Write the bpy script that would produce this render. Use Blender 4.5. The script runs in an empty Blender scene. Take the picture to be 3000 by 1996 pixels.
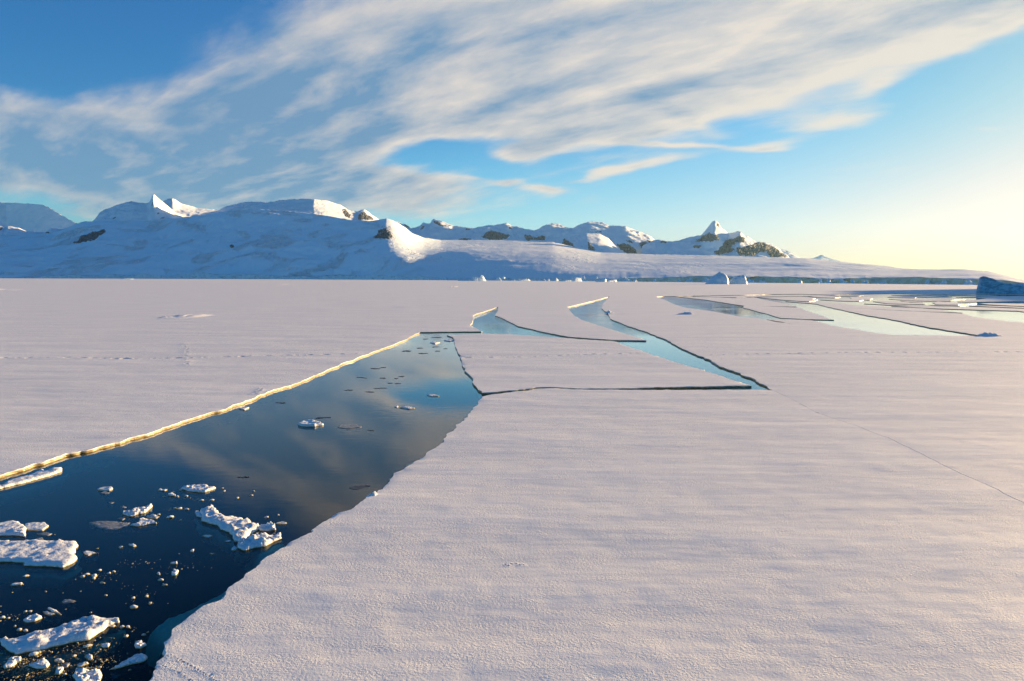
import bpy, bmesh, math, random
import numpy as np
from mathutils import Vector, Matrix
from mathutils.geometry import delaunay_2d_cdt
from mathutils.bvhtree import BVHTree

scene = bpy.context.scene
COL = scene.collection
random.seed(7)
RNG = np.random.default_rng(11)
R = math.radians

# ------------------------------------------------------------------ camera
CAM_H = 8.0
FPX = 2000.0                      # focal length in pixels of a 3000 px wide frame (24 mm on 36 mm)
PITCH = math.atan((998.0 - 814.5) / FPX)
ROLL = 0.0040
cam_data = bpy.data.cameras.new("camera")
cam_data.sensor_width = 36.0
cam_data.lens = 24.0
cam_data.clip_start = 0.1
cam_data.clip_end = 60000.0
cam = bpy.data.objects.new("camera", cam_data)
COL.objects.link(cam)
CAM_M = Matrix.Rotation(math.pi / 2 - PITCH, 4, 'X') @ Matrix.Rotation(ROLL, 4, 'Z')
CAM_M.translation = Vector((0, 0, CAM_H))
cam.matrix_world = CAM_M
scene.camera = cam
CAM3 = np.array(CAM_M.to_3x3())

# ------------------------------------------------------------------ sun, exposure
SUN_AZ, SUN_EL = R(55.0), R(7.0)   # azimuth to the right of the view, elevation
SUN_DIR = Vector((math.sin(SUN_AZ) * math.cos(SUN_EL), math.cos(SUN_AZ) * math.cos(SUN_EL), math.sin(SUN_EL)))
sun_data = bpy.data.lights.new("sun", 'SUN')
sun_data.energy = 5.0
sun_data.angle = R(0.55)
sun_data.color = (1.0, 0.69, 0.35)
sun = bpy.data.objects.new("sun", sun_data)
sun.rotation_euler = SUN_DIR.to_track_quat('Z', 'Y').to_euler()
sun.location = (0, 0, 400)
COL.objects.link(sun)
scene.view_settings.view_transform = 'Standard'
scene.view_settings.look = 'None'
scene.view_settings.gamma = 1.0
scene.view_settings.use_curve_mapping = False
EXPOSURE = 1.52
scene.view_settings.exposure = EXPOSURE
scene.cycles.use_denoising = True
scene.cycles.max_bounces = 8
scene.cycles.transparent_max_bounces = 12
scene.cycles.volume_bounces = 0
scene.cycles.caustics_reflective = False
scene.cycles.caustics_refractive = False


# ------------------------------------------------------------------ node helper
class G:
    """Small builder for node trees: every method returns an output socket."""
    def __init__(self, tree):
        self.t = tree
        self.n = tree.nodes
        self.l = tree.links

    def node(self, kind, **kw):
        nd = self.n.new(kind)
        for k, v in kw.items():
            setattr(nd, k, v)
        return nd

    def put(self, sock, val):
        if isinstance(val, bpy.types.NodeSocket):
            self.l.new(val, sock)
        elif val is not None:
            if isinstance(val, (tuple, list)) and len(val) == 3 and sock.type == 'RGBA':
                val = (*val, 1.0)
            sock.default_value = val

    def m(self, op, a, b=None, c=None, clamp=False):
        nd = self.node('ShaderNodeMath', operation=op, use_clamp=clamp)
        self.put(nd.inputs[0], a)
        if b is not None: self.put(nd.inputs[1], b)
        if c is not None: self.put(nd.inputs[2], c)
        return nd.outputs[0]

    def ss(self, x, lo, hi, out0=0.0, out1=1.0):
        nd = self.node('ShaderNodeMapRange', interpolation_type='SMOOTHSTEP')
        self.put(nd.inputs[0], x); self.put(nd.inputs[1], lo); self.put(nd.inputs[2], hi)
        self.put(nd.inputs[3], out0); self.put(nd.inputs[4], out1)
        return nd.outputs[0]

    def mix(self, f, a, b):
        nd = self.node('ShaderNodeMix', data_type='RGBA')
        self.put(nd.inputs[0], f); self.put(nd.inputs[6], a); self.put(nd.inputs[7], b)
        return nd.outputs[2]

    def noise(self, vec, scale, detail=3.0, rough=0.5, dist=0.0, lac=2.0):
        nd = self.node('ShaderNodeTexNoise')
        self.put(nd.inputs['Vector'], vec); self.put(nd.inputs['Scale'], scale)
        self.put(nd.inputs['Detail'], detail); self.put(nd.inputs['Roughness'], rough)
        self.put(nd.inputs['Distortion'], dist); self.put(nd.inputs['Lacunarity'], lac)
        return nd.outputs[0]

    def comb(self, x, y, z):
        nd = self.node('ShaderNodeCombineXYZ')
        self.put(nd.inputs[0], x); self.put(nd.inputs[1], y); self.put(nd.inputs[2], z)
        return nd.outputs[0]

    def scale(self, vec, s):
        nd = self.node('ShaderNodeMapping')
        self.put(nd.inputs[0], vec)
        nd.inputs['Scale'].default_value = s
        return nd.outputs[0]

    def bump(self, height, strength, dist, normal=None):
        nd = self.node('ShaderNodeBump')
        self.put(nd.inputs['Strength'], strength); self.put(nd.inputs['Distance'], dist)
        self.put(nd.inputs['Height'], height)
        if normal is not None: self.put(nd.inputs['Normal'], normal)
        return nd.outputs[0]


# ------------------------------------------------------------------ picture point -> world
def rays(uv):
    uv = np.asarray(uv, float).reshape(-1, 2)
    d = np.stack([(uv[:, 0] - 1500.0) / FPX, -(uv[:, 1] - 998.0) / FPX, -np.ones(len(uv))], 1)
    return d @ CAM3.T

def ground(uv, z=0.0):
    """points of the level plane z under picture points"""
    d = rays(uv)
    t = (z - CAM_H) / d[:, 2]
    return d[:, :2] * t[:, None]

def at_depth(uv, depth):
    d = rays(uv)
    t = np.asarray(depth, float) / d[:, 1]
    return np.array([0, 0, CAM_H]) + d * t[:, None]

def az_el(u, v):
    d = rays([(u, v)])[0]
    d /= np.linalg.norm(d)
    return math.atan2(d[0], d[1]), math.asin(d[2])


# ------------------------------------------------------------------ world: daylight sky with a bank of cloud
world = bpy.data.worlds.new("World")
scene.world = world
world.use_nodes = True
g = G(world.node_tree)
g.n.clear()
SKY_STRENGTH = 0.10
out = g.node('ShaderNodeOutputWorld')
bg = g.node('ShaderNodeBackground')
bg.inputs['Strength'].default_value = SKY_STRENGTH
sky = g.node('ShaderNodeTexSky', sky_type='NISHITA')
sky.sun_disc = False
sky.sun_elevation = SUN_EL
sky.sun_rotation = SUN_AZ
sky.altitude = 0.0
sky.air_density = 1.0
sky.dust_density = 0.6
sky.ozone_density = 2.0
tc = g.node('ShaderNodeTexCoord')
DIR = tc.outputs['Generated']
sp = g.node('ShaderNodeSeparateXYZ')
g.l.new(DIR, sp.inputs[0])
dx, dy, dz = sp.outputs
az = g.m('ARCTAN2', dx, dy)
el = g.m('ARCSINE', dz)
# the photograph's film-like sky: each channel of the sky model runs up to a soft white
K_SKY = 1.0 / (SKY_STRENGTH * 2.0 ** EXPOSURE)
sep = g.node('ShaderNodeSeparateColor')
g.l.new(sky.outputs[0], sep.inputs[0])
sunward = g.node('ShaderNodeVectorMath', operation='DOT_PRODUCT')
g.l.new(DIR, sunward.inputs[0]); sunward.inputs[1].default_value = SUN_DIR
sdot = sunward.outputs['Value']
low = g.ss(el, 0.02, 0.24, 1.0, 0.0)
chan = []
for i_, (t_, p_, f0, f1) in enumerate(((0.035, 1.66, 2.0, 1.9), (0.118, 1.38, 1.9, 0.90), (0.21, 1.5, 1.9, 0.72))):
    x_ = g.m('MULTIPLY', g.m('POWER', sep.outputs[i_], p_), t_)
    f_ = g.ss(sdot, 0.45, 0.97, f0 - 1.0, f1 - 1.0)
    x_ = g.m('MULTIPLY', x_, g.m('ADD', 1.0, g.m('MULTIPLY', f_, low)))
    cap = g.ss(sdot, 0.80, 0.985, 1.0, (0.985, 0.87, 0.79)[i_])
    chan.append(g.m('MULTIPLY', g.m('MULTIPLY', g.m('SUBTRACT', 1.0, g.m('POWER', 2.71828, g.m('MULTIPLY', x_, -1.0))), cap), K_SKY))
cc = g.node('ShaderNodeCombineColor')
for i_ in range(3): g.l.new(chan[i_], cc.inputs[i_])
SKYCOL = cc.outputs[0]
# coordinates on a level cloud deck
hz = g.m('ADD', g.m('MAXIMUM', dz, 0.0), 0.20)
px = g.m('DIVIDE', dx, hz)
py = g.m('DIVIDE', dy, hz)
deck = g.comb(px, py, 0.0)
warp = g.noise(deck, 1.0, 3.0, 0.55)
warp2 = g.noise(g.comb(py, px, 4.0), 1.7, 3.0, 0.55)
azw = g.m('ADD', az, g.m('MULTIPLY', g.m('SUBTRACT', warp, 0.5), 0.16))
elw = g.m('ADD', el, g.m('MULTIPLY', g.m('SUBTRACT', warp2, 0.5), 0.055))

def blob(x, y, hl, hw, rot, w):
    """an elliptic patch of cloud on the dome; centre and size from the picture (2357 px wide), rot positive = rising to the right"""
    a0, e0 = az_el(x * 1.2728, y * 1.2728)
    k = 1.2728 / FPX * math.cos(a0)
    hl *= k; hw *= k
    c, s = math.cos(R(rot)), math.sin(R(rot))
    da = g.m('SUBTRACT', azw, a0)
    de = g.m('SUBTRACT', elw, e0)
    p = g.m('ADD', g.m('MULTIPLY', da, c / hl), g.m('MULTIPLY', de, s / hl))
    q = g.m('ADD', g.m('MULTIPLY', da, -s / hw), g.m('MULTIPLY', de, c / hw))
    r2 = g.m('ADD', g.m('MULTIPLY', p, p), g.m('MULTIPLY', q, q))
    return g.m('MULTIPLY', g.m('POWER', 2.718, g.m('MULTIPLY', r2, -0.7)), w)

BLOBS = [
    # the bank, from low on the left up to the top right
    (540, 265, 540, 110, 2, 0.92), (1150, 190, 560, 100, 9, 0.92), (1750, 130, 420, 60, 17, 0.70), (2220, 20, 330, 60, 17, 0.70), (1500, 40, 620, 90, 3, 0.62),
    (200, 390, 430, 66, -2, 0.82), (560, 395, 260, 45, 3, 0.50), (890, 436, 170, 30, -3, 0.85), (480, 470, 330, 22, 0, 0.40), (830, 340, 60, 26, 0, 0.3),
    (880, 60, 420, 80, 6, 0.42), (1150, 270, 200, 26, 6, 0.40), (1950, 150, 200, 22, 14, 0.40), (2200, 90, 170, 20, 20, 0.42),
    # separate small clouds in the clear sky
    (1965, 268, 105, 24, 2, 0.72), (2030, 195, 45, 14, 10, 0.66), (1205, 354, 55, 12, 0, 0.72), (1330, 324, 90, 14, 6, 0.70), (1490, 300, 95, 16, 10, 0.52), (1550, 262, 60, 14, -30, 0.40),
    (1450, 390, 100, 8, 9, 0.66), (1262, 434, 48, 10, 0, 0.68), (1760, 330, 64, 12, 4, 0.52), (1745, 344, 55, 6, 2, 0.34), (1160, 420, 36, 9, 0, 0.55), (1060, 412, 30, 6, 0, 0.3),
    (1540, 340, 120, 6, -3, 0.5), (2290, 296, 30, 4, 0, 0.25), (2330, 584, 60, 5, 0, 0.25), (1690, 509, 40, 3, 0, 0.25), (2150, 600, 80, 4, 0, 0.2),
    # gaps of blue
    (40, 50, 400, 150, -6, -0.85), (0, 180, 260, 60, 8, -0.35), (1640, 108, 70, 18, 22, -0.42), (350, 303, 70, 9, 0, -0.30), (60, 445, 130, 13, 0, -0.45),
    (1700, 86, 60, 8, 20, -0.25), (1560, 150, 50, 10, 15, -0.2), (985, 358, 140, 30, 2, -0.85), (1300, 130, 140, 22, 8, -0.22), (700, 120, 160, 16, 10, -0.18),
]
mask = None
for b in BLOBS:
    s_ = blob(*b)
    mask = s_ if mask is None else g.m('ADD', mask, s_)
# away from the view the deck goes on as broken cloud
front = g.ss(g.m('COSINE', az), 0.35, 0.75)
high = g.ss(el, 0.36, 0.55)
rest = g.m('MAXIMUM', g.m('SUBTRACT', 1.0, front), high)
bias = g.m('ADD', mask, g.m('MULTIPLY', rest, -0.12))
def deck_noise(vec):
    n1 = g.noise(vec, 1.75, 6.0, 0.56, 0.3)
    n2 = g.noise(vec, 6.0, 6.0, 0.62, 0.35)
    return g.m('ADD', g.m('MULTIPLY', n1, 0.72), g.m('MULTIPLY', n2, 0.28))
# streets in the deck run along one wind direction
rot = g.node('ShaderNodeMapping')
g.l.new(deck, rot.inputs[0])
rot.inputs['Rotation'].default_value = (0, 0, R(36))
wv = g.scale(rot.outputs[0], (0.62, 1.35, 1.0))
fb = deck_noise(wv)
dens = g.m('ADD', g.m('MULTIPLY', g.m('SUBTRACT', fb, 0.5), 2.1), bias)
thinleft = g.ss(az, -0.75, 0.0, 0.80, 0.95)
cover = g.m('MULTIPLY', g.m('MULTIPLY', g.ss(dens, 0.12, 0.80), thinleft), g.ss(el, -0.01, 0.012))
# light on the deck: brighter where it thins towards the sun
sx, sy = math.sin(SUN_AZ), math.cos(SUN_AZ)
off = g.node('ShaderNodeVectorMath', operation='ADD')
g.l.new(wv, off.inputs[0]); off.inputs[1].default_value = (0.06, 0.11, 0)
fb2 = deck_noise(off.outputs[0])
slope = g.m('SUBTRACT', fb, fb2)
thick = g.ss(dens, 0.40, 1.25)
tow = g.ss(sdot, 0.10, 0.93)
litf = g.m('ADD', g.m('MULTIPLY', slope, 3.6), g.m('SUBTRACT', 0.84, g.m('MULTIPLY', thick, 0.50)))
litf = g.m('ADD', litf, g.m('MULTIPLY', g.m('SUBTRACT', tow, 0.48), 0.75), clamp=True)
CLOUD_K = K_SKY
c_dark = tuple(CLOUD_K * v for v in (0.16, 0.31, 0.50))
c_lit = tuple(CLOUD_K * v for v in (0.82, 0.73, 0.65))
ccol = g.mix(litf, c_dark, c_lit)
final = g.mix(cover, SKYCOL, ccol)
g.l.new(final, bg.inputs['Color'])
g.l.new(bg.outputs[0], out.inputs['Surface'])


# ------------------------------------------------------------------ numpy noise
def _hash(ix, iy, seed):
    h = (ix.astype(np.int64) * 374761393 + iy.astype(np.int64) * 668265263 + seed * 974711) & 0xFFFFFFFF
    h = ((h ^ (h >> 13)) * 1274126177) & 0xFFFFFFFF
    return ((h ^ (h >> 16)) & 0xFFFFFF) / float(0xFFFFFF)

def vnoise(x, y, seed=0):
    x = np.asarray(x, float); y = np.asarray(y, float)
    ix = np.floor(x); iy = np.floor(y)
    fx = x - ix; fy = y - iy
    fx = fx * fx * fx * (fx * (fx * 6 - 15) + 10); fy = fy * fy * fy * (fy * (fy * 6 - 15) + 10)
    a = _hash(ix, iy, seed); b = _hash(ix + 1, iy, seed)
    c = _hash(ix, iy + 1, seed); d = _hash(ix + 1, iy + 1, seed)
    return (a + (b - a) * fx) * (1 - fy) + (c + (d - c) * fx) * fy - 0.5

def fbm(x, y, seed=0, octaves=4, gain=0.5):
    x = np.asarray(x, float); y = np.asarray(y, float)
    s, amp, f = 0.0, 1.0, 1.0
    for o in range(octaves):
        s = s + amp * vnoise(x * f + 17.3 * o, y * f - 9.1 * o, seed + o * 13)
        amp *= gain; f *= 2.03
    return s


# ------------------------------------------------------------------ materials
def new_mat(name):
    mt = bpy.data.materials.new(name)
    mt.use_nodes = True
    mt.node_tree.nodes.clear()
    gg = G(mt.node_tree)
    o = gg.node('ShaderNodeOutputMaterial')
    return mt, gg, o

def principled(gg, o, **kw):
    p = gg.node('ShaderNodeBsdfPrincipled')
    for k, v in kw.items():
        gg.put(p.inputs[k], v)
    gg.l.new(p.outputs[0], o.inputs['Surface'])
    return p

def obj_coord(gg):
    return gg.node('ShaderNodeNewGeometry').outputs['Position']

def make_snow():
    mt, gg, o = new_mat("sea_ice_snow")
    P = obj_coord(gg)
    big = gg.noise(gg.scale(P, (0.07, 0.28, 1)), 1.0, 4.0, 0.55)
    mid = gg.noise(gg.scale(P, (0.7, 1.5, 1)), 1.0, 3.0, 0.5)
    fine = gg.noise(gg.scale(P, (1.0, 1.25, 1)), 13.0, 4.0, 0.62)
    grain = gg.noise(P, 42.0, 2.0, 0.6)
    colr = gg.mix(gg.ss(big, 0.35, 0.65), (0.82, 0.81, 0.785), (0.88, 0.865, 0.83))
    rough_zone = gg.ss(mid, 0.38, 0.62, 0.45, 1.0)
    b1 = gg.bump(big, 0.60, 0.27)
    b2 = gg.bump(mid, 0.35, 0.030, b1)
    b3 = gg.bump(fine, gg.m('MULTIPLY', rough_zone, 0.95), 0.024, b2)
    b4 = gg.bump(grain, gg.m('MULTIPLY', rough_zone, 0.9), 0.010, b3)
    principled(gg, o, **{'Base Color': colr, 'Roughness': 0.75, 'Specular IOR Level': 0.25, 'Normal': b4})
    return mt

def make_wall_ice():
    mt, gg, o = new_mat("floe_edge_ice")
    P = obj_coord(gg)
    z = gg.node('ShaderNodeSeparateXYZ'); gg.l.new(P, z.inputs[0])
    n = gg.noise(gg.scale(P, (1.0, 1.0, 3.0)), 4.0, 4.0, 0.6)
    zz = gg.m('ADD', z.outputs[2], gg.m('MULTIPLY', gg.m('SUBTRACT', n, 0.5), 0.07))
    snowy = gg.ss(zz, -0.075, -0.045)
    under = gg.ss(zz, -0.24, -0.16)
    ice = gg.mix(gg.ss(n, 0.35, 0.7), (0.26, 0.19, 0.06), (0.44, 0.35, 0.15))
    sub = gg.mix(under, (0.10, 0.42, 0.40), ice)
    colr = gg.mix(snowy, sub, (0.70, 0.67, 0.60))
    principled(gg, o, **{'Base Color': colr, 'Roughness': 0.45, 'Normal': gg.bump(n, 0.6, 0.05)})
    return mt

def make_chunk():
    mt, gg, o = new_mat("floating_ice")
    P = obj_coord(gg)
    z = gg.node('ShaderNodeSeparateXYZ'); gg.l.new(P, z.inputs[0])
    n = gg.noise(P, 7.0, 4.0, 0.6)
    f = gg.noise(P, 34.0, 3.0, 0.6)
    zz = gg.m('ADD', z.outputs[2], gg.m('MULTIPLY', gg.m('SUBTRACT', n, 0.5), 0.05))
    colr = gg.mix(gg.ss(n, 0.35, 0.65), (0.74, 0.78, 0.80), (0.84, 0.83, 0.81))
    wet = gg.ss(zz, -0.135, -0.10)
    colr = gg.mix(wet, (0.40, 0.33, 0.14), colr)
    colr = gg.mix(gg.ss(zz, -0.26, -0.17), (0.10, 0.42, 0.40), colr)
    nb = gg.bump(f, 0.6, 0.012, gg.bump(n, 0.7, 0.06))
    p = principled(gg, o, **{'Base Color': colr, 'Roughness': 0.5, 'Normal': nb})
    return mt

def make_thin_ice():
    mt, gg, o = new_mat("thin_grey_ice")
    P = obj_coord(gg)
    n = gg.noise(P, 10.0, 4.0, 0.65)
    colr = gg.mix(gg.ss(n, 0.35, 0.7), (0.13, 0.13, 0.12), (0.42, 0.42, 0.40))
    principled(gg, o, **{'Base Color': colr, 'Roughness': 0.35, 'Normal': gg.bump(n, 0.7, 0.03)})
    return mt

def make_dark_film():
    mt, gg, o = new_mat("dark_nilas_film")
    P = obj_coord(gg)
    n = gg.noise(P, 8.0, 3.0, 0.6)
    colr = gg.mix(n, (0.02, 0.025, 0.03), (0.09, 0.09, 0.085))
    principled(gg, o, **{'Base Color': colr, 'Roughness': 0.4, 'Specular IOR Level': 0.2})
    return mt

def make_submerged():
    mt, gg, o = new_mat("submerged_ice")
    P = obj_coord(gg)
    n = gg.noise(P, 2.0, 3.0, 0.5)
    colr = gg.mix(n, (0.20, 0.88, 0.58), (0.42, 0.95, 0.72))
    principled(gg, o, **{'Base Color': colr, 'Roughness': 0.8})
    return mt

def make_land_snow(name, detail):
    mt, gg, o = new_mat(name)
    P = obj_coord(gg)
    big = gg.noise(gg.scale(P, (1, 1, 1.6)), 0.006, 5.0, 0.55)
    crev = gg.noise(gg.scale(P, (1, 0.45, 1.3)), 0.028, 6.0, 0.62, 0.6)
    fine = gg.noise(P, 0.11, 4.0, 0.6)
    zone = gg.ss(big, 0.44, 0.62)
    colr = gg.mix(zone, (0.86, 0.89, 0.91), (0.80, 0.88, 0.92))
    b = gg.bump(crev, gg.m('MULTIPLY', zone, 0.8 * detail), 22.0)
    b = gg.bump(fine, 0.30 * detail, 3.0, b)
    principled(gg, o, **{'Base Color': colr, 'Roughness': 0.8, 'Specular IOR Level': 0.2, 'Normal': b})
    return mt

def make_glacier_snow():
    """smooth snow broken by fields of crevasses on the steep left flank, calm on the shelf at the right"""
    mt, gg, o = new_mat("glacier_snow")
    P = obj_coord(gg)
    sx_ = gg.node('ShaderNodeSeparateXYZ'); gg.l.new(P, sx_.inputs[0])
    big = gg.noise(gg.scale(P, (1, 0.6, 1.8)), 0.0052, 5.0, 0.58, 0.8)
    crev = gg.noise(gg.scale(P, (1, 0.35, 1.5)), 0.030, 6.0, 0.66, 0.9)
    fine = gg.noise(P, 0.10, 4.0, 0.6)
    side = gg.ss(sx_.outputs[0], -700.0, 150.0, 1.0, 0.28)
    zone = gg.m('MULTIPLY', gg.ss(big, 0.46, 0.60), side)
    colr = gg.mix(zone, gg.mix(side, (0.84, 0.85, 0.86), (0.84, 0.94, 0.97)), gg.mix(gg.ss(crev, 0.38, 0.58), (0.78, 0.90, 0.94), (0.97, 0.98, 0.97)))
    b = gg.bump(crev, gg.m('MULTIPLY', zone, 1.0), 34.0)
    b = gg.bump(fine, gg.m('MULTIPLY', side, 0.25), 2.5, b)
    principled(gg, o, **{'Base Color': colr, 'Roughness': 0.8, 'Specular IOR Level': 0.2, 'Normal': b})
    return mt

def make_cliff():
    mt, gg, o = new_mat("glacier_front_ice")
    P = obj_coord(gg)
    s = gg.noise(gg.scale(P, (1, 1, 0.35)), 0.10, 5.0, 0.65, 0.3)
    d = gg.noise(gg.scale(P, (1, 1, 3.0)), 0.05, 4.0, 0.6, 0.5)
    colr = gg.mix(gg.ss(s, 0.35, 0.65), (0.66, 0.79, 0.84), (0.88, 0.90, 0.90))
    colr = gg.mix(gg.m('MULTIPLY', gg.ss(d, 0.52, 0.70), 0.55), colr, (0.33, 0.29, 0.22))
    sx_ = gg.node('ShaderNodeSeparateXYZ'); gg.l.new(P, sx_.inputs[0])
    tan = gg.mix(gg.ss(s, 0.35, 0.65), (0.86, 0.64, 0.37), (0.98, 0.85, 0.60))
    colr = gg.mix(gg.ss(sx_.outputs[0], 100.0, 550.0, 0.0, 0.95), colr, tan)  # tan towards the right: haze and backlit glow painted over dirty ice
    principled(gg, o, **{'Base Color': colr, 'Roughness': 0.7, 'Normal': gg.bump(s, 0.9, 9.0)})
    return mt

def make_rock():
    mt, gg, o = new_mat("dark_rock")
    P = obj_coord(gg)
    n = gg.noise(gg.scale(P, (1, 1, 0.6)), 0.05, 5.0, 0.65, 0.4)
    f = gg.noise(P, 0.17, 4.0, 0.65)
    colr = gg.mix(n, (0.008, 0.010, 0.014), (0.026, 0.027, 0.031))
    snowp = gg.ss(f, 0.57, 0.62)
    colr = gg.mix(snowp, colr, (0.75, 0.77, 0.79))
    principled(gg, o, **{'Base Color': colr, 'Roughness': 0.9, 'Normal': gg.bump(n, 0.9, 10.0)})
    return mt

def make_berg():
    mt, gg, o = new_mat("iceberg_ice")
    P = obj_coord(gg)
    n = gg.noise(gg.scale(P, (1, 1, 1.8)), 0.16, 5.0, 0.6, 0.4)
    f = gg.noise(P, 0.8, 3.0, 0.6)
    colr = gg.mix(gg.ss(n, 0.35, 0.65), (0.50, 0.72, 0.80), (0.82, 0.85, 0.86))
    principled(gg, o, **{'Base Color': colr, 'Roughness': 0.55, 'Normal': gg.bump(f, 0.4, 0.7, gg.bump(n, 0.7, 3.0))})
    return mt

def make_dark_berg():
    mt, gg, o = new_mat("dark_blue_iceberg_ice")
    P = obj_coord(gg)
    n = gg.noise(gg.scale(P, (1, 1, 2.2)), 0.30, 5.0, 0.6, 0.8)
    colr = gg.mix(gg.ss(n, 0.40, 0.60), (0.07, 0.27, 0.40), (0.20, 0.54, 0.70))  # darker and bluer than the ice of the other bergs
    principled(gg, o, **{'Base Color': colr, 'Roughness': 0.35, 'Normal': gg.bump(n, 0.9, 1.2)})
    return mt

def make_water():
    mt, gg, o = new_mat("sea_water")
    P = obj_coord(gg)
    r1 = gg.noise(gg.scale(P, (1.0, 2.2, 1)), 1.3, 3.0, 0.5)
    r2 = gg.noise(gg.scale(P, (0.05, 0.05, 1)), 1.0, 2.0, 0.5)
    sy_ = gg.node('ShaderNodeSeparateXYZ'); gg.l.new(P, sy_.inputs[0])
    breeze = gg.m('MULTIPLY', gg.ss(sy_.outputs[1], 70.0, 130.0, 0.12, 1.0), gg.ss(sy_.outputs[0], 30.0, 75.0, 4.2, 0.7))
    nb = gg.bump(r1, gg.m('MULTIPLY', gg.ss(r2, 0.36, 0.62, 0.25, 1.0), breeze), 0.0095)
    fr = gg.node('ShaderNodeFresnel'); fr.inputs[0].default_value = 1.40
    gg.l.new(nb, fr.inputs['Normal'])
    gl = gg.node('ShaderNodeBsdfGlossy'); gl.inputs['Roughness'].default_value = 0.015
    gg.l.new(nb, gl.inputs['Normal'])
    tr = gg.node('ShaderNodeBsdfTransparent')
    mx = gg.node('ShaderNodeMixShader')
    refl = gg.m('MULTIPLY', gg.m('SUBTRACT', fr.outputs[0], 0.058), 1.75, clamp=True)
    gg.l.new(refl, mx.inputs[0]); gg.l.new(tr.outputs[0], mx.inputs[1]); gg.l.new(gl.outputs[0], mx.inputs[2])
    gg.l.new(mx.outputs[0], o.inputs['Surface'])
    va = gg.node('ShaderNodeVolumeAbsorption')
    va.inputs['Color'].default_value = (0.02, 0.74, 0.66, 1)
    va.inputs['Density'].default_value = 0.50
    gg.l.new(va.outputs[0], o.inputs['Volume'])
    return mt

def make_plain(name, colr, rough=0.9):
    mt, gg, o = new_mat(name)
    P = obj_coord(gg)
    n = gg.noise(P, 0.5, 3.0, 0.5)
    principled(gg, o, **{'Base Color': gg.mix(n, tuple(c * 0.8 for c in colr), colr), 'Roughness': rough})
    return mt

SNOW, WALL, CHUNK, THIN, FILM = make_snow(), make_wall_ice(), make_chunk(), make_thin_ice(), make_dark_film()
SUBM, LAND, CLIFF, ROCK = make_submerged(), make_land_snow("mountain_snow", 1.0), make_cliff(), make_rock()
GLACIER = make_glacier_snow()
BERG, DARKBERG, WATER = make_berg(), make_dark_berg(), make_water()
SEABED = make_plain("seabed_mud", (0.010, 0.014, 0.016))


# ------------------------------------------------------------------ mesh helpers
def link_mesh(name, verts, faces, mats, fmat=None, parent=None, smooth=True):
    me = bpy.data.meshes.new(name)
    me.from_pydata([tuple(map(float, v)) for v in verts], [], [tuple(map(int, f)) for f in faces])
    for mt in (mats if isinstance(mats, (list, tuple)) else [mats]):
        me.materials.append(mt)
    if fmat is not None:
        me.polygons.foreach_set('material_index', np.asarray(fmat, np.int32))
    me.polygons.foreach_set('use_smooth', np.full(len(me.polygons), smooth))
    me.update()
    o = bpy.data.objects.new(name, me)
    COL.objects.link(o)
    if parent is not None:
        o.parent = parent
    return o

def structure(o):
    o['kind'] = 'structure'
    return o

def tag(o, label, cat, group=None):
    o['label'] = label
    o['category'] = cat
    if group: o['group'] = group
    return o

def resample(poly, step):
    """a closed polyline (picture points) cut into steps of at most step px"""
    res = []
    n = len(poly)
    for i in range(n):
        a = np.array(poly[i], float); b = np.array(poly[(i + 1) % n], float)
        k = max(1, int(math.ceil(np.linalg.norm(b - a) / step)))
        for j in range(k):
            res.append(a + (b - a) * j / k)
    return np.array(res)

def roughen(P, amp, seed):
    """pushes the points of a closed outline (metres) to and fro across its line"""
    nx = np.roll(P, -1, 0) - np.roll(P, 1, 0)
    L = np.linalg.norm(nx, axis=1)[:, None] + 1e-9
    nrm = np.stack([nx[:, 1], -nx[:, 0]], 1) / L
    j = fbm(P[:, 0] * 0.9, P[:, 1] * 0.9, seed, 5, 0.62)
    return P + nrm * (amp * j)[:, None]

def inside(pts, poly):
    x, y = pts[:, 0], pts[:, 1]
    res = np.zeros(len(pts), bool)
    ax, ay = poly[:, 0], poly[:, 1]
    bx, by = np.roll(ax, -1), np.roll(ay, -1)
    lo = poly.min(0); hi = poly.max(0)
    idx = np.nonzero((x >= lo[0]) & (x <= hi[0]) & (y >= lo[1]) & (y <= hi[1]))[0]
    for c0 in range(0, len(idx), 4000):
        ii = idx[c0:c0 + 4000]
        X = x[ii][:, None]; Y = y[ii][:, None]
        cr = (ay[None] > Y) != (by[None] > Y)
        with np.errstate(divide='ignore', invalid='ignore'):
            xi = ax[None] + (Y - ay[None]) * (bx - ax)[None] / (by - ay)[None]
        res[ii] = (np.sum(cr & (X < xi), 1) % 2) == 1
    return res

def undulate(x, y):
    """low drifts and ripples of the snow on the sea ice, in metres"""
    d = np.hypot(x, y)
    near = np.clip(1.2 - d / 220.0, 0.0, 1.0)
    w = 0.030 * fbm(x * 0.11 + 0.3 * y * 0.11, y * 0.22, 3, 3)
    w = w + 0.014 * fbm(x * 0.55, y * 0.95, 5, 3)
    w = w + 0.008 * fbm(x * 2.3, y * 2.9, 9, 2)
    return w * near

WATER_Z = -0.14
PROFILE = [(0.0, 0.0), (0.014, -0.02), (0.020, -0.055), (0.005, -0.085), (0.012, -0.142), (0.10, -0.30), (-0.10, -0.75)]

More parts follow.
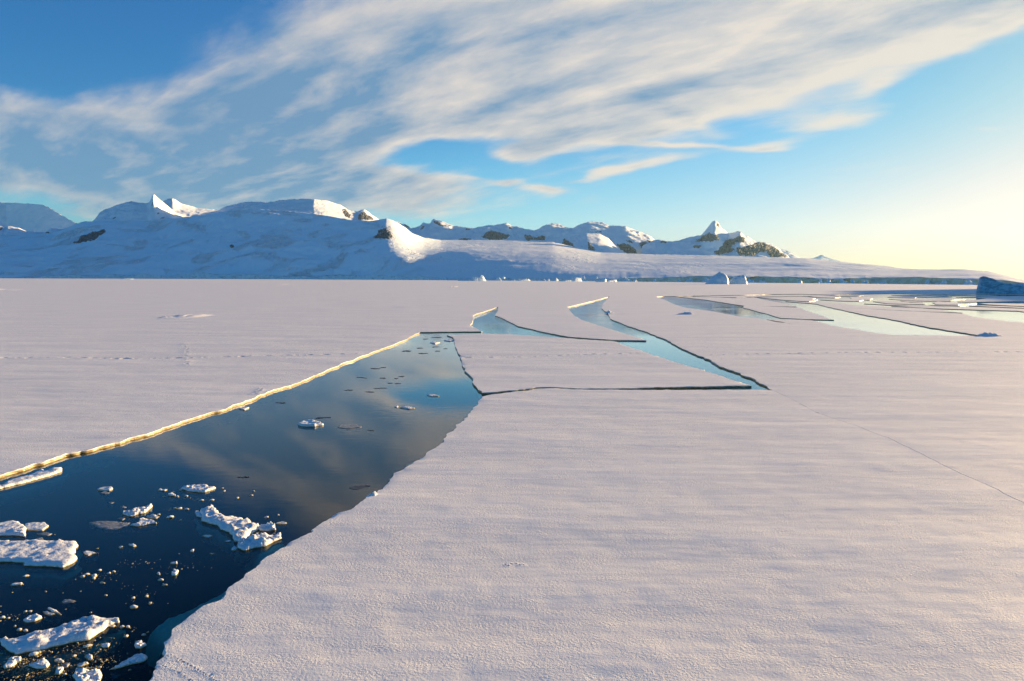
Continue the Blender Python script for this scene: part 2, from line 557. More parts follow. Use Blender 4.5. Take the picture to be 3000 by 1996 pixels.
def ice_plate(name, outer, holes, extra, keep_outer_walls=True, seed=1, drop=None):
    """a sheet of snow covered ice with broken edges: outer and holes are outlines in metres, extra are inner points"""
    loops = [outer] + list(holes)
    pts, edges = [], []
    for lp in loops:
        s = len(pts)
        pts += [Vector((float(a), float(b))) for a, b in lp]
        edges += [(s + i, s + (i + 1) % len(lp)) for i in range(len(lp))]
    pts += [Vector((float(a), float(b))) for a, b in extra]
    V, E, F, _, _, _ = delaunay_2d_cdt(pts, edges, [], 0, 1e-5)
    V = np.array([tuple(v) for v in V]); F = np.array([tuple(f) for f in F])
    cen = V[F].mean(1)
    ok = inside(cen, outer)
    for h in holes:
        ok &= ~inside(cen, h)
    F = F[ok]
    a = V[F[:, 1]] - V[F[:, 0]]; b = V[F[:, 2]] - V[F[:, 0]]
    area = a[:, 0] * b[:, 1] - a[:, 1] * b[:, 0]
    F = F[np.abs(area) > 1e-9]; area = area[np.abs(area) > 1e-9]
    F[area < 0] = F[area < 0][:, ::-1]
    z = undulate(V[:, 0], V[:, 1])
    for i, p in enumerate(V):
        dp = PITS.get((round(float(p[0]), 4), round(float(p[1]), 4)))
        if dp: z[i] -= dp
    verts = np.column_stack([V, z]).tolist()
    # free edges, each with its face on the left
    de = {}
    for f in F:
        for i in range(3):
            de[(f[i], f[(i + 1) % 3])] = 1
    free = [(p, q) for (p, q) in de if (q, p) not in de]
    if not keep_outer_walls:
        lo, hi = outer.min(0) + 1.0, outer.max(0) - 1.0
        free = [(p, q) for p, q in free if (lo[0] < V[p][0] < hi[0] and lo[1] < V[p][1] < hi[1]) or (lo[0] < V[q][0] < hi[0] and lo[1] < V[q][1] < hi[1])]
    nrm = {}
    for p, q in free:
        d = V[q] - V[p]
        L = math.hypot(*d) + 1e-9
        n = np.array([d[1], -d[0]]) / L
        for k in (p, q):
            nrm[k] = nrm.get(k, np.zeros(2)) + n
    rings = {}
    for k, n in nrm.items():
        n = n / (np.linalg.norm(n) + 1e-6)
        x, y = V[k]
        slump = max(0.0, float(fbm(x * 0.8, y * 0.8, seed + 80, 3, 0.6)))
        z[k] -= (0.045 if (y > 48 or x < 2) else 0.015) * slump; verts[k][2] = float(z[k])
        ids = []
        j1 = float(fbm(x * 3.1, y * 3.1, seed + 50, 3)); 
        for r, (o_, z_) in enumerate(PROFILE):
            jo = 0.07 * float(vnoise(x * 5 + r * 3.3, y * 5, seed + r)) + 0.06 * j1
            jz = 0.035 * float(vnoise(x * 1.2, y * 1.2 + r * 7.7, seed + r + 9)) if r in (2, 3) else 0.0
            oo = 0.0 if r == 0 else o_ + (jo if r < 5 else jo * 3)
            if r == 0: z_ = float(z[k])
            ids.append(len(verts))
            verts.append([x + n[0] * oo, y + n[1] * oo, z_ + jz])
        rings[k] = ids
    faces = [tuple(f) for f in F]
    fm = [0] * len(faces)
    for p, q in free:
        A, B = rings[p], rings[q]
        for r in range(len(PROFILE) - 1):
            faces.append((A[r], A[r + 1], B[r + 1], B[r]))
            fm.append(0 if r == 0 else 1)
    o = link_mesh(name, verts, faces, [SNOW, WALL], fm)
    return o


# ------------------------------------------------------------------ the sea, its bed
W0 = 14000.0
def box_mesh(name, x0, x1, y0, y1, z0, z1, mat):
    v = [(x0, y0, z0), (x1, y0, z0), (x1, y1, z0), (x0, y1, z0), (x0, y0, z1), (x1, y0, z1), (x1, y1, z1), (x0, y1, z1)]
    f = [(0, 3, 2, 1), (4, 5, 6, 7), (0, 1, 5, 4), (1, 2, 6, 5), (2, 3, 7, 6), (3, 0, 4, 7)]
    return link_mesh(name, v, f, mat, smooth=False)

structure(box_mesh("sea_water", -W0, W0, -90, W0, -11.0, WATER_Z, WATER))
structure(box_mesh("seabed", -W0 - 5, W0 + 5, -95, W0 + 5, -13.0, -11.02, SEABED))

# ------------------------------------------------------------------ sea ice: leads (picture outlines, 3000 px wide)
LEFT_BANK = [(0, 1390), (60, 1372), (137, 1349), (200, 1329), (264, 1314), (356, 1291), (439, 1267), (554, 1228), (681, 1190), (763, 1158), (805, 1141), (875, 1121),
             (916, 1103), (983, 1074), (1078, 1037), (1130, 1018), (1177, 1000), (1231, 973)]
LEAD_TOP = [(1290, 972), (1350, 971.5), (1412, 971), (1403, 967), (1379.6, 953), (1387, 934), (1384, 924), (1431, 909), (1459.6, 898.5),
            (1458.5, 910.6), (1448.6, 925.5), (1461, 928), (1480.6, 936.5), (1519, 955.8), (1569, 966.8), (1618.5, 978), (1662.6, 986), (1730, 991.5), (1795, 996), (1896, 997.7),
            (1883, 993), (1822.6, 975), (1762, 955.8), (1701, 936.5), (1679, 922.7), (1662.6, 899.6), (1706, 889.5), (1751, 878.6), (1786, 868.8),
            (1781, 876), (1767, 890), (1760, 903.4), (1781, 917), (1786.7, 933.8), (1833.6, 953), (1900, 975), (1952, 995.5), (1982.5, 1013.7), (2032, 1036), (2073.5, 1052),
            (2109, 1074), (2159, 1091), (2208.6, 1110), (2247, 1132), (2265, 1143)]
CRACK_LOW = [(2203, 1142.3), (2065, 1142), (1927, 1142.2), (1817, 1142.2), (1707, 1141.5), (1651, 1138.6), (1607, 1137.5), (1574, 1139.5), (1541, 1144.5), (1490, 1150), (1442, 1155), (1411, 1161)]
RIGHT_BANK = [(1397, 1189), (1371, 1218), (1336, 1249.5), (1311, 1278), (1269.5, 1318), (1234.5, 1342), (1196, 1367), (1164.5, 1386), (1139, 1412), (1096, 1448),
              (1036, 1483), (956, 1527), (926, 1546), (867, 1582), (765, 1642), (688.5, 1705.5), (650, 1735), (633, 1760), (570, 1801), (510, 1845.5), (491, 1879), (476, 1922), (434, 1996), (405, 2060)]
FLOE = [(1311, 982), (1360, 979.6), (1418, 978), (1486, 979.5), (1629.5, 988.5), (1797.8, 1000), (1844.6, 1016.5), (1916, 1041), (1982.5, 1063), (2065, 1085.4), (2131, 1107.5), (2181, 1124), (2200, 1129.5),
        (2065, 1131.8), (1927, 1135), (1817, 1138), (1706.7, 1138.4), (1651.6, 1136), (1607, 1134), (1574, 1135), (1530, 1140.6), (1458.5, 1148), (1409.5, 1151), (1393.6, 1132), (1377.7, 1103), (1358.6, 1074.5), (1349, 1052), (1339.5, 1025), (1333, 1007.7), (1328, 988.6)]

def open_resample(pl, step):
    res = []
    for i in range(len(pl) - 1):
        a = np.array(pl[i], float); b = np.array(pl[i + 1], float)
        k = max(1, int(math.ceil(np.linalg.norm(b - a) / step)))
        for j in range(k):
            res.append(a + (b - a) * j / k)
    res.append(np.array(pl[-1], float))
    return np.array(res)

lead = ground(open_resample(LEFT_BANK + LEAD_TOP + CRACK_LOW + RIGHT_BANK, 7))
lead = roughen(lead, 0.26, 21)
end = lead[-1]; start = lead[0]
d0 = lead[0] - lead[25]; d0 /= np.linalg.norm(d0)
tail = [end + (np.array([-9.0, -70.0]) - end) * k / 40 for k in range(1, 41)]
head = [start + d0 * 30 * (1 - k / 20) for k in range(0, 20)]
head = [np.array([head[0][0] - 3, -70.0])] + head
tail = np.array(tail); tail[:, 0] += 0.5 * fbm(tail[:, 1] * 0.4, tail[:, 1] * 0 + 2, 8, 3)
lead = np.vstack([lead, tail, np.array(head)])
floe = roughen(ground(resample(FLOE, 7)), 0.26, 22)

FIELD = [(1922, 869.7), (1953, 881), (1976, 892), (2012, 902.6), (2080, 911), (2129, 920), (2165, 927), (2197, 931), (2226.7, 933.2), (2240, 936.2), (2271, 942.6), (2324, 949.6), (2275, 941.4), (2250, 935.6), (2291, 934.6),
         (2340, 936.5), (2378, 938.8), (2407, 944), (2429, 953), (2471.5, 960), (2508, 965.7), (2558, 974.6), (2612, 981), (2775, 983.7), (2878, 984.4),
         (2873, 982.6), (2820, 974.6), (2745.5, 962.7), (2686, 952), (2620.8, 937.5), (2541, 924), (2466.5, 908), (2436, 901.8), (2392, 890.4), (2299, 883),
         (2366, 885.2), (2454, 888), (2469, 889.8), (2502, 894), (2560, 897), (2612, 899.5), (2700, 903.5), (2753, 907.4), (2819, 916.6),
         (2708, 913.0), (2600, 908.0), (2466, 900.5), (2600, 908.9), (2708, 914.0), (2819, 918.8), (2854, 929), (2905, 936), (3000, 946), (3120, 958), (3400, 975), (3400, 885), (3200, 866), (2900, 862.2),
         (2778, 862.4), (2708, 862.4), (2600, 860.7), (2519, 861.9), (2437, 864.3), (2346, 861.5), (2261, 862.3), (2176, 864.7), (2112, 865.5), (2023, 867), (1986, 868.0), (1940, 868.7)]
field = roughen(ground(resample(FIELD, 9)), 0.5, 23)
CRACK = [(2270, 1147), (2300, 1160), (2339, 1180), (2380, 1203), (2444, 1226), (2526, 1254), (2622, 1292), (2711, 1336), (2800, 1381), (2876, 1413), (2940, 1445), (3000, 1476), (3150, 1560), (3300, 1650)]
cl = ground(open_resample(CRACK, 9))
cl = cl + np.stack([0.10 * fbm(cl[:, 0] * 2.0, cl[:, 1] * 2.0, 31, 3), 0.16 * fbm(cl[:, 0] * 2.0, cl[:, 1] * 2.0, 33, 3)], 1)
wd = (0.006 + 0.020 * np.clip(np.arange(len(cl)) / len(cl), 0, 1)) * (0.8 + 0.9 * np.abs(fbm(cl[:, 0] * 1.3, cl[:, 1], 35, 3)))
tn = np.gradient(cl, axis=0); tn /= np.linalg.norm(tn, axis=1)[:, None]
nn = np.stack([-tn[:, 1], tn[:, 0]], 1)
crack = np.vstack([cl + nn * wd[:, None], (cl - nn * wd[:, None])[::-1]])

def grid_points(v0, v1, step_v, step_u):
    res = []
    v = v0
    while v > v1:
        us = np.arange(-700, 3700, step_u) + RNG.uniform(-0.3, 0.3) * step_u
        row = np.stack([us, np.full(len(us), v)], 1)
        row += RNG.uniform(-0.25, 0.25, row.shape) * np.array([step_u, step_v])
        res.append(row)
        k = (v - 816.0) / 500.0
        v -= step_v * (0.35 + 0.65 * min(1.0, max(k, 0.0)))
    return np.vstack(res)

grid = ground(grid_points(2150, 905, 9.0, 13.0))
def clear_of(pts, loops, rel):
    """drops points too near to an outline"""
    allp = np.vstack(loops)
    keepm = np.ones(len(pts), bool)
    for c0 in range(0, len(pts), 1500):
        q = pts[c0:c0 + 1500]
        d2 = ((q[:, None, :] - allp[None]) ** 2).sum(-1).min(1)
        dist = np.hypot(q[:, 0], q[:, 1])
        keepm[c0:c0 + 1500] = d2 > (rel * dist) ** 2
    return pts[keepm]
grid = clear_of(grid, [lead, floe, field, crack], 0.004)
in_lead = inside(grid, lead); in_floe = inside(grid, floe)
def along(px, gap, jit):
    P = ground(np.array(px, float))
    res = []
    for a, b in zip(P[:-1], P[1:]):
        L = np.linalg.norm(b - a); k = max(1, int(L / gap))
        for j in range(k):
            res.append(a + (b - a) * (j + RNG.uniform(0, 0.7)) / k + RNG.uniform(-jit, jit, 2))
    return res
PITS = {}
def pits(points, r, depth):
    """prints trodden into the snow: a sunk middle inside a ring of level points"""
    res = []
    for p in points:
        k = float(RNG.uniform(0.7, 1.3))
        a0 = float(RNG.uniform(0, 6.28)); el_ = float(RNG.uniform(1.0, 2.2))
        ang = float(RNG.uniform(0, 3.14)); ca, sa = math.cos(ang), math.sin(ang)
        for rr, dz_ in ((0.0, depth), (0.55, depth * 0.85), (1.0, -0.15 * depth), (1.5, 0.0)):
            for i in range(1 if rr == 0 else 7):
                t = a0 + i * 2 * math.pi / 7
                x, y = rr * r * k * el_ * math.cos(t), rr * r * k * math.sin(t)
                q = (p[0] + ca * x - sa * y, p[1] + sa * x + ca * y)
                res.append(q)
                PITS[(round(q[0], 4), round(q[1], 4))] = dz_ * k
    return np.array(res)
track_sheet = np.vstack([
    pits(along([(-300, 1050), (0, 1049.6), (191, 1048), (350, 1051.5), (541, 1049.6), (687, 1044.5), (859, 1041), (1055, 1036)], 1.15, 0.12), 0.24, 0.14),
    pits(along([(2064, 1040), (2400, 1034), (3000, 1031), (3200, 1030)], 1.3, 0.12), 0.22, 0.12),
    pits(along([(534, 1005), (547, 1021), (541, 1044)], 1.0, 0.10), 0.14, 0.06),
    pits(along([(542, 1053), (550, 1072)], 1.0, 0.10), 0.14, 0.06),
    pits(along([(747, 1155), (757, 1147), (768, 1138)], 0.45, 0.04), 0.12, 0.10),
    pits([ground([q])[0] for q in ((1480, 1655), (1489, 1658), (1497, 1653), (1512, 1652), (1521, 1656), (1533, 1655))], 0.030, 0.030),
    pits(along([(500, 1922), (545, 1945), (600, 1975), (640, 2000)], 0.085, 0.012), 0.020, 0.020),
    pits(along([(470, 1950), (520, 1970), (570, 2000)], 0.095, 0.012), 0.018, 0.018)])
track_floe = pits(along([(1362, 1048.5), (1541, 1045.7), (1651.6, 1041), (1900, 1033)], 1.3, 0.12), 0.22, 0.12)
outer = np.array([(-W0 + 10, -85.0), (W0 - 10, -85.0), (W0 - 10, W0 - 10), (-W0 + 10, W0 - 10)])
sheet_pts = grid[~in_lead & ~inside(grid, field) & ~inside(grid, crack)]
far_pts = ground(np.array([(u, v) for v in (890, 870, 850, 835, 828) for u in range(-600, 3700, 150)], float))
far_pts = far_pts[~inside(far_pts, field) & ~inside(far_pts, lead)]
sheet = structure(ice_plate("sea_ice", outer, [lead, field, crack], np.vstack([sheet_pts, far_pts, track_sheet]), False, 61))
fl = ice_plate("ice_floe", floe, [], np.vstack([grid[in_floe], track_floe]), True, 62)
tag(fl, "large wedge shaped snow covered floe between the wide lead and the long diagonal lead", "ice floe")

# ------------------------------------------------------------------ the broken floes at the right
FIELD_FLOES = [
    ([(1990, 870), (2040, 869.6), (2110, 871.8), (2150, 873.6), (2216, 872.8), (2218, 873.8), (2250, 880.5), (2282, 886.5), (2308, 892), (2335, 898.9), (2229, 897.2), (2338, 901), (2363, 910), (2392, 920), (2420, 930), (2441, 937.2), (2376, 935.7),
      (2288, 932), (2260, 923.8), (2239, 917.4), (2197, 906.8), (2177, 901.5), (2178, 896), (2112, 885.6), (2069, 878.8), (1992, 870.4)], "long pointed floe in front of the cream lead, widest piece of the broken field"),
    ([(2030, 868.2), (2112, 867.1), (2176, 866.4), (2261, 864.4), (2346, 863.4), (2437, 866.2), (2460, 866.5), (2349, 867.9), (2280, 869), (2218, 869.8), (2150, 871.6), (2100, 870.6)], "thin strip of ice just below the far edge of the broken field"),
    ([(2220, 871.6), (2349, 869.2), (2372, 871.6), (2388, 874), (2378, 876.5), (2395, 878.5), (2385, 882), (2366, 883.4), (2298, 879.2)], "short floe whose point touches the head of the cream lead"),
    ([(2403, 878.6), (2430, 876.8), (2470, 875.5), (2520, 876.5), (2530, 879), (2512, 882.8), (2450, 881.2)], "flat floe with a long straight dark lower edge above the fast ice point"),
    ([(2369, 869), (2397, 867.2), (2440, 867.8), (2461, 870.5), (2440, 872.8), (2400, 871.2)], "small sunlit floe right of the thin far strip"),
    ([(2430, 867), (2460, 867.2), (2519, 864.8), (2535, 865.6), (2519, 867.2), (2470, 868)], "narrow sliver floe under the far dark edge"),
    ([(2487, 870.9), (2500, 869.8), (2553, 870.6), (2556, 874.5), (2545, 879.2), (2492, 877.8), (2496, 874)], "blocky bluish floe at the rim of the shadow"),
    ([(2556, 883), (2575, 880.5), (2625, 881.5), (2640, 884), (2670, 886.7), (2700, 885.5), (2712, 891.8), (2660, 891.4), (2600, 889.2)], "humped floe left of the cream pool in the broken field"),
    ([(2533, 889.8), (2590, 890.1), (2640, 892.6), (2712, 894.5), (2760, 898), (2681, 896.9), (2600, 893.8)], "low strip floe with its dark edge just over the long lower floe"),
    ([(2612, 897.4), (2660, 897.5), (2720, 897.8), (2810, 898.8), (2836, 899), (2939, 902.5), (3000, 905), (3150, 911), (3150, 921), (3010, 914.5), (2983, 911), (2897, 909), (2763, 904.8)], "long lower floe with a dark straight edge over the cream water at the right frame"),
    ([(2838, 896.2), (2880, 895), (2930, 897), (3000, 899.5), (3150, 905), (3150, 909.5), (3000, 902.8), (2939, 900)], "narrow floe second from the cream water at the right frame"),
    ([(2868, 888.9), (2900, 888), (3000, 890), (3150, 893), (3150, 902), (2965, 896), (2897, 892.4)], "sunlit floe just below the iceberg's blue shadow at the right frame"),
    ([(2730, 886.5), (2748, 883.6), (2797, 886.4), (2854, 888), (2862, 889.6), (2800, 893.2), (2742, 892)], "lens shaped floe with a crumbling lower edge in mid field"),
    ([(2719, 893.8), (2742, 893.4), (2800, 894.6), (2826, 894), (2807, 896), (2760, 895.2)], "thin plate tucked under the lens shaped floe"),
    ([(2614, 865.5), (2660, 864.4), (2800, 863.9), (2900, 864.8), (2920, 866.5), (2780, 867.5), (2720, 866.3), (2660, 867.2)], "blue shaded floe along the far edge in the berg's shadow"),
    ([(2606, 869), (2660, 868.3), (2705, 869), (2770, 868.6), (2790, 870.5), (2720, 871.8), (2690, 871.2), (2676, 873), (2640, 872.2), (2600, 871.5)], "ragged blue shaded floe second from the far edge"),
    ([(2602, 876.5), (2650, 874), (2720, 875), (2775, 874), (2826, 876.8), (2780, 879), (2700, 879.3), (2640, 879)], "broad blue shaded floe above the lens shaped floe"),
    ([(2640, 881), (2700, 880.3), (2778, 880), (2785, 882.8), (2760, 882.6), (2700, 883.6), (2660, 884.5), (2640, 882.5)], "thin half shaded floe along the lower rim of the blue shadow"),
    ([(2800, 871.5), (2832, 870), (2905, 868.2), (3000, 868), (3150, 870), (3150, 880), (3000, 882), (2900, 884), (2830, 885), (2808, 884.5), (2806, 882), (2830, 880), (2862, 878.5), (2890, 874.5), (2860, 872.5)], "large blue shaded floe in front of the dark iceberg"),
]
for i, (poly, lab) in enumerate(FIELD_FLOES):
    P = roughen(ground(resample(poly, 9)), 0.5, 70 + i)
    o = ice_plate("ice_floe", P, [], np.zeros((0, 2)), True, 80 + i)
    tag(o, lab, "ice floe", "floes of the broken field at the right")



# ------------------------------------------------------------------ land: snow mountains, glacier shelf, far peaks
def interp(tab, us):
    tab = sorted(tab)
    return np.interp(us, [t[0] for t in tab], [t[1] for t in tab])

def soft(a, k):
    if k < 2: return a
    w = np.hanning(k + 2)[1:-1]; w /= w.sum()
    p = np.pad(a, k, mode='edge')
    return np.convolve(p, w, 'same')[k:-k]

def hermite_rows(stack, n):
    """smooth rows through the layers of a loft (Catmull-Rom along the layer index)"""
    K = len(stack)
    res = []
    for i in range(K - 1):
        p0 = stack[max(i - 1, 0)]; p1 = stack[i]; p2 = stack[i + 1]; p3 = stack[min(i + 2, K - 1)]
        m1 = (p2 - p0) * 0.5; m2 = (p3 - p1) * 0.5
        # keep monotone: tangents never longer than the step they lead into
        lim = 1.4 * np.abs(p2 - p1)
        m1 = np.clip(m1, -lim, lim); m2 = np.clip(m2, -lim, lim)
        for j in range(n[i]):
            t = j / n[i]
            h00 = 2 * t**3 - 3 * t**2 + 1; h10 = t**3 - 2 * t**2 + t; h01 = -2 * t**3 + 3 * t**2; h11 = t**3 - t**2
            res.append(h00 * p1 + h10 * m1 + h01 * p2 + h11 * m2)
    res.append(stack[-1])
    return res

def loft(name, us, layers, rows, mats, amp=8.0, scale=140.0, seed=1, cliff=False, back=(500, 2500), rough=0.25, crest_px=0.0, calm=None):
    """a hillside from foot to crest; layers are (picture height, distance) over the picture column, then a back slope down behind the crest"""
    us = np.asarray(us, float)
    st = [np.stack([v, d], 1) for v, d in layers]
    rws = hermite_rows(st, rows)
    n_front = len(rws)
    P = []
    for r, a in enumerate(rws):
        v = a[:, 0].copy()
        t = r / (n_front - 1)
        if crest_px and r == n_front - 1:
            v += crest_px * fbm(us / 9.0, us * 0 + seed, seed + 3, 4)
        P.append(at_depth(np.stack([us, v], 1), a[:, 1]))
    P = np.array(P)                      # rows, columns, xyz
    x, y, z = P[..., 0], P[..., 1], P[..., 2]
    t = np.linspace(0, 1, n_front)[:, None]
    fade = np.clip(t / 0.08, 0, 1) * np.clip((1 - t) / 0.12, 0.12, 1)
    n_big = fbm(x / scale, (y + 2.0 * z) / scale, seed, 5, 0.5)
    n_rid = 0.5 - np.abs(fbm(x / (scale * 0.55), (y * 0.7 + 2.0 * z) / (scale * 0.55), seed + 40, 4, 0.55))
    disp = amp * fade * (n_big + rough * n_rid)
    if calm is not None: disp = disp * interp(calm, us)[None, :]
    P[..., 2] += disp
    P[..., 1] -= disp * 0.5
    if cliff:
        k = rows[0]
        X0 = x[k].copy()
        slope_ = (z[k + 10] - z[k]) / np.maximum(y[k + 10] - y[k], 1.0)
        A_ = np.interp(X0, [-800, 0, 700], [7.0, 24.0, 52.0])
        for r in range(0, min(k + 16, n_front)):
            w = (0.55 + 0.45 * r / k) if r <= k else (1 - (r - k) / 16.0) ** 1.5
            jag = A_ * fbm(X0 / 44.0, X0 * 0 + min(r, k) * 0.10 + 3, seed + 70, 4, 0.55)
            dy_ = w * (jag + 22 * (0.5 + fbm(X0 / 420.0, X0 * 0, seed + 71, 2, 0.35)))
            P[r, :, 1] -= dy_
            if r >= k: P[r, :, 2] -= dy_ * slope_
            if r == k or r == k - 1:
                P[r, :, 2] += 1.2 * fbm(x[r] / 17.0, x[r] * 0 + 5, seed + 72, 4, 0.6)
    b1 = P[-1].copy(); b1[:, 1] += back[0]; b1[:, 2] *= 0.72
    b2 = P[-1].copy(); b2[:, 1] += back[1]; b2[:, 2] = -30
    f0 = P[0].copy(); f0[:, 2] = -6.0
    P = np.concatenate([f0[None], P, b1[None], b2[None]], 0)
    nr, nc = P.shape[:2]
    idx = np.arange(nr * nc).reshape(nr, nc)
    q = np.stack([idx[:-1, :-1], idx[:-1, 1:], idx[1:, 1:], idx[1:, :-1]], -1).reshape(-1, 4)
    fm = np.zeros((nr - 1, nc - 1), int)
    if cliff:
        fm[0:rows[0] + 1, :] = 1
    o = link_mesh(name, P.reshape(-1, 3), q, mats, fm.reshape(-1))
    o['kind'] = 'structure'
    tri = [tuple(f) for f in q.tolist()]
    bvh = BVHTree.FromPolygons([tuple(p) for p in P.reshape(-1, 3).tolist()], tri)
    return o, bvh

FOOT = [(-1200, 813.5), (0, 815), (500, 816.4), (980, 818.3), (1400, 821.5), (1900, 825.5), (2300, 829), (2600, 831.5), (2850, 834.5), (3000, 836), (3060, 836.6)]
def foot_depth(us):
    v = interp(FOOT, us)
    return ground(np.stack([us, v], 1))[:, 1]

CREST = [(-1200, 705), (-300, 693), (0, 689), (100, 686), (153, 684), (199, 668), (242, 650), (300, 648), (400, 650), (480, 645), (543, 636), (600, 630), (650, 622), (700, 615), (760, 613), (830, 617), (900, 624), (960, 633),
         (1027, 645), (1080, 648), (1112, 644), (1131, 640), (1150, 645), (1165, 653), (1188, 667), (1205, 682), (1240, 696), (1290, 703), (1400, 704), (1500, 705), (1620, 710), (1700, 727), (1760, 738), (1837, 743), (1920, 746), (2086, 749),
         (2251, 754), (2362, 757), (2472, 768), (2555, 776.5), (2637, 787), (2709, 789.5), (2830, 790), (2902, 796), (2957, 809), (2990, 822), (3060, 838)]
CREST_D = [(-1200, 3750), (242, 3750), (900, 3650), (1112, 3420), (1170, 3450), (1215, 3850), (1290, 4500), (1400, 4700), (1620, 4600), (1760, 4250), (1920, 3900), (2086, 3500), (2362, 2900), (2637, 2200), (2830, 1750), (2957, 1480), (3060, 1330)]
us = np.arange(-1200, 3061, 3.0)
fd = foot_depth(us)
fv = interp(FOOT, us)
CT = [(-1200, 8), (0, 9), (300, 13), (500, 9), (600, 16), (760, 10), (880, 15), (1050, 17), (1230, 17), (1300, 9), (1450, 9), (1600, 12), (1750, 16), (1950, 18), (2100, 19), (2300, 20), (2500, 21), (2700, 22), (2830, 20), (2930, 16), (3000, 8), (3060, 2)]
ct = interp(CT, us) * (0.72 + 0.22 * fbm(us / 170.0, us * 0, 5, 2, 0.4)) + 0.35 * fbm(us / 14.0, us * 0, 6, 3)
cr = interp(CREST, us); cd = interp(CREST_D, us)
ct0 = interp(CT, us) * 0.72
L1v = fv - np.maximum(ct, 1.5)
L1s = fv - np.maximum(ct0, 1.5)
A2 = interp([(-1200, 0.30), (600, 0.32), (900, 0.34), (1112, 0.33), (1290, 0.34), (1620, 0.36), (2086, 0.42), (2637, 0.50), (3060, 0.5)], us)
A3 = interp([(-1200, 0.62), (600, 0.62), (900, 0.60), (1112, 0.58), (1188, 0.60), (1290, 0.66), (1400, 0.70), (1620, 0.74), (2086, 0.78), (2637, 0.8), (3060, 0.8)], us)
B2 = interp([(-1200, 0.25), (900, 0.22), (1160, 0.22), (1290, 0.115), (1400, 0.115), (1620, 0.15), (2086, 0.26), (3060, 0.35)], us)
B3 = interp([(-1200, 0.56), (600, 0.55), (900, 0.52), (1160, 0.50), (1290, 0.29), (1400, 0.30), (1620, 0.42), (2086, 0.56), (3060, 0.62)], us)
c1d = fd + 14
L2 = (L1s + (cr - L1s) * A2, c1d + (cd - c1d) * B2)
L3 = (L1s + (cr - L1s) * A3, c1d + (cd - c1d) * B3)
cdw = soft(cd, 41)
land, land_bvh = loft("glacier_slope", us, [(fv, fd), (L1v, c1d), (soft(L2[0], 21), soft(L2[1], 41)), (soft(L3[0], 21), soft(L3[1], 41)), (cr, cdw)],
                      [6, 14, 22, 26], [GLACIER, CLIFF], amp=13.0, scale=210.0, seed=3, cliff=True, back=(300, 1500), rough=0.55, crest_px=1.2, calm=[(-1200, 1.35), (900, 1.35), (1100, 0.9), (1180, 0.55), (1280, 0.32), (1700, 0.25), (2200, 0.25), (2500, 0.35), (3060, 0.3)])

def hill(name, ridge, ridge_d, base_v, base_d, rows=(16, 20), mid=(0.55, 0.45), amp=10.0, scale=110.0, seed=5, step=2.5, mat=None, rough=0.8, crest_px=2.0, back=(400, 2000)):
    u0, u1 = ridge[0][0], ridge[-1][0]
    us = np.arange(u0, u1 + 0.1, step)
    rv = interp(ridge, us); rd = interp(ridge_d, us) if isinstance(ridge_d, list) else np.full(len(us), float(ridge_d))
    bv = interp(base_v, us) if isinstance(base_v, list) else np.full(len(us), float(base_v))
    bv = np.maximum(bv, rv + 1.0)
    bd = np.full(len(us), float(base_d)) if not isinstance(base_d, list) else interp(base_d, us)
    mv = bv + (rv - bv) * mid[0]; md = bd + (rd - bd) * mid[1]
    return loft(name, us, [(bv, bd), (soft(mv, 9), md), (rv, rd)], list(rows), [mat or LAND], amp=amp, scale=scale, seed=seed, rough=rough, crest_px=crest_px, back=back)

spike, spike_bvh = hill("mountain", [(268, 655), (276, 647), (284, 634.5), (305, 615.5), (339, 602.7), (373, 592), (390, 590), (407, 594), (428, 596), (438, 593), (443, 584), (447, 573), (452, 570), (457, 574), (461, 582), (471, 598), (492, 611), (509, 622), (543, 632), (575, 640)],
                        [(268, 4050), (430, 4050), (447, 4020), (475, 4140), (575, 4420)], 672, 3780, seed=21, amp=11, rough=1.1)
dome, dome_bvh = hill("mountain", [(575, 634), (594, 626), (640, 617), (662, 605), (700, 595.5), (730, 591), (763, 591), (785, 593), (827, 586), (865, 583.6), (920, 583.6), (954, 587), (975, 593), (997, 600.6), (1021, 615), (1046, 621), (1057, 615), (1067, 614), (1078, 620), (1087, 628), (1110, 644), (1122, 652)],
                      [(575, 4250), (760, 4250), (920, 4200), (1021, 4550), (1122, 4900)], 668, [(575, 3800), (900, 3780), (1122, 4100)], seed=27, amp=10, rough=0.5)
backp, _ = hill("mountain", [(440, 612), (471, 592), (490, 584), (505, 580.7), (530, 595), (573, 608), (636, 615.5), (690, 618)], [(440, 4900), (505, 4900), (690, 5300)], 660, 4500, seed=33, amp=8)
farl, farl_bvh = hill("mountain", [(-900, 640), (-300, 610), (0, 594), (64, 595.5), (127, 600), (150, 612), (170, 625), (204, 645), (240, 662)], [(-900, 8300), (20, 8300), (240, 6900)], 690, [(-900, 8000), (20, 8000), (240, 6700)], seed=35, amp=30, scale=400)
farl2, farl2_bvh = hill("mountain", [(-700, 676), (-100, 664), (0, 662), (10, 668), (22, 662), (55, 668), (75, 678), (131, 681), (150, 667), (182, 672), (208, 664), (240, 650)], [(-700, 4900), (240, 5200)], 705, 4400, seed=37, amp=10)
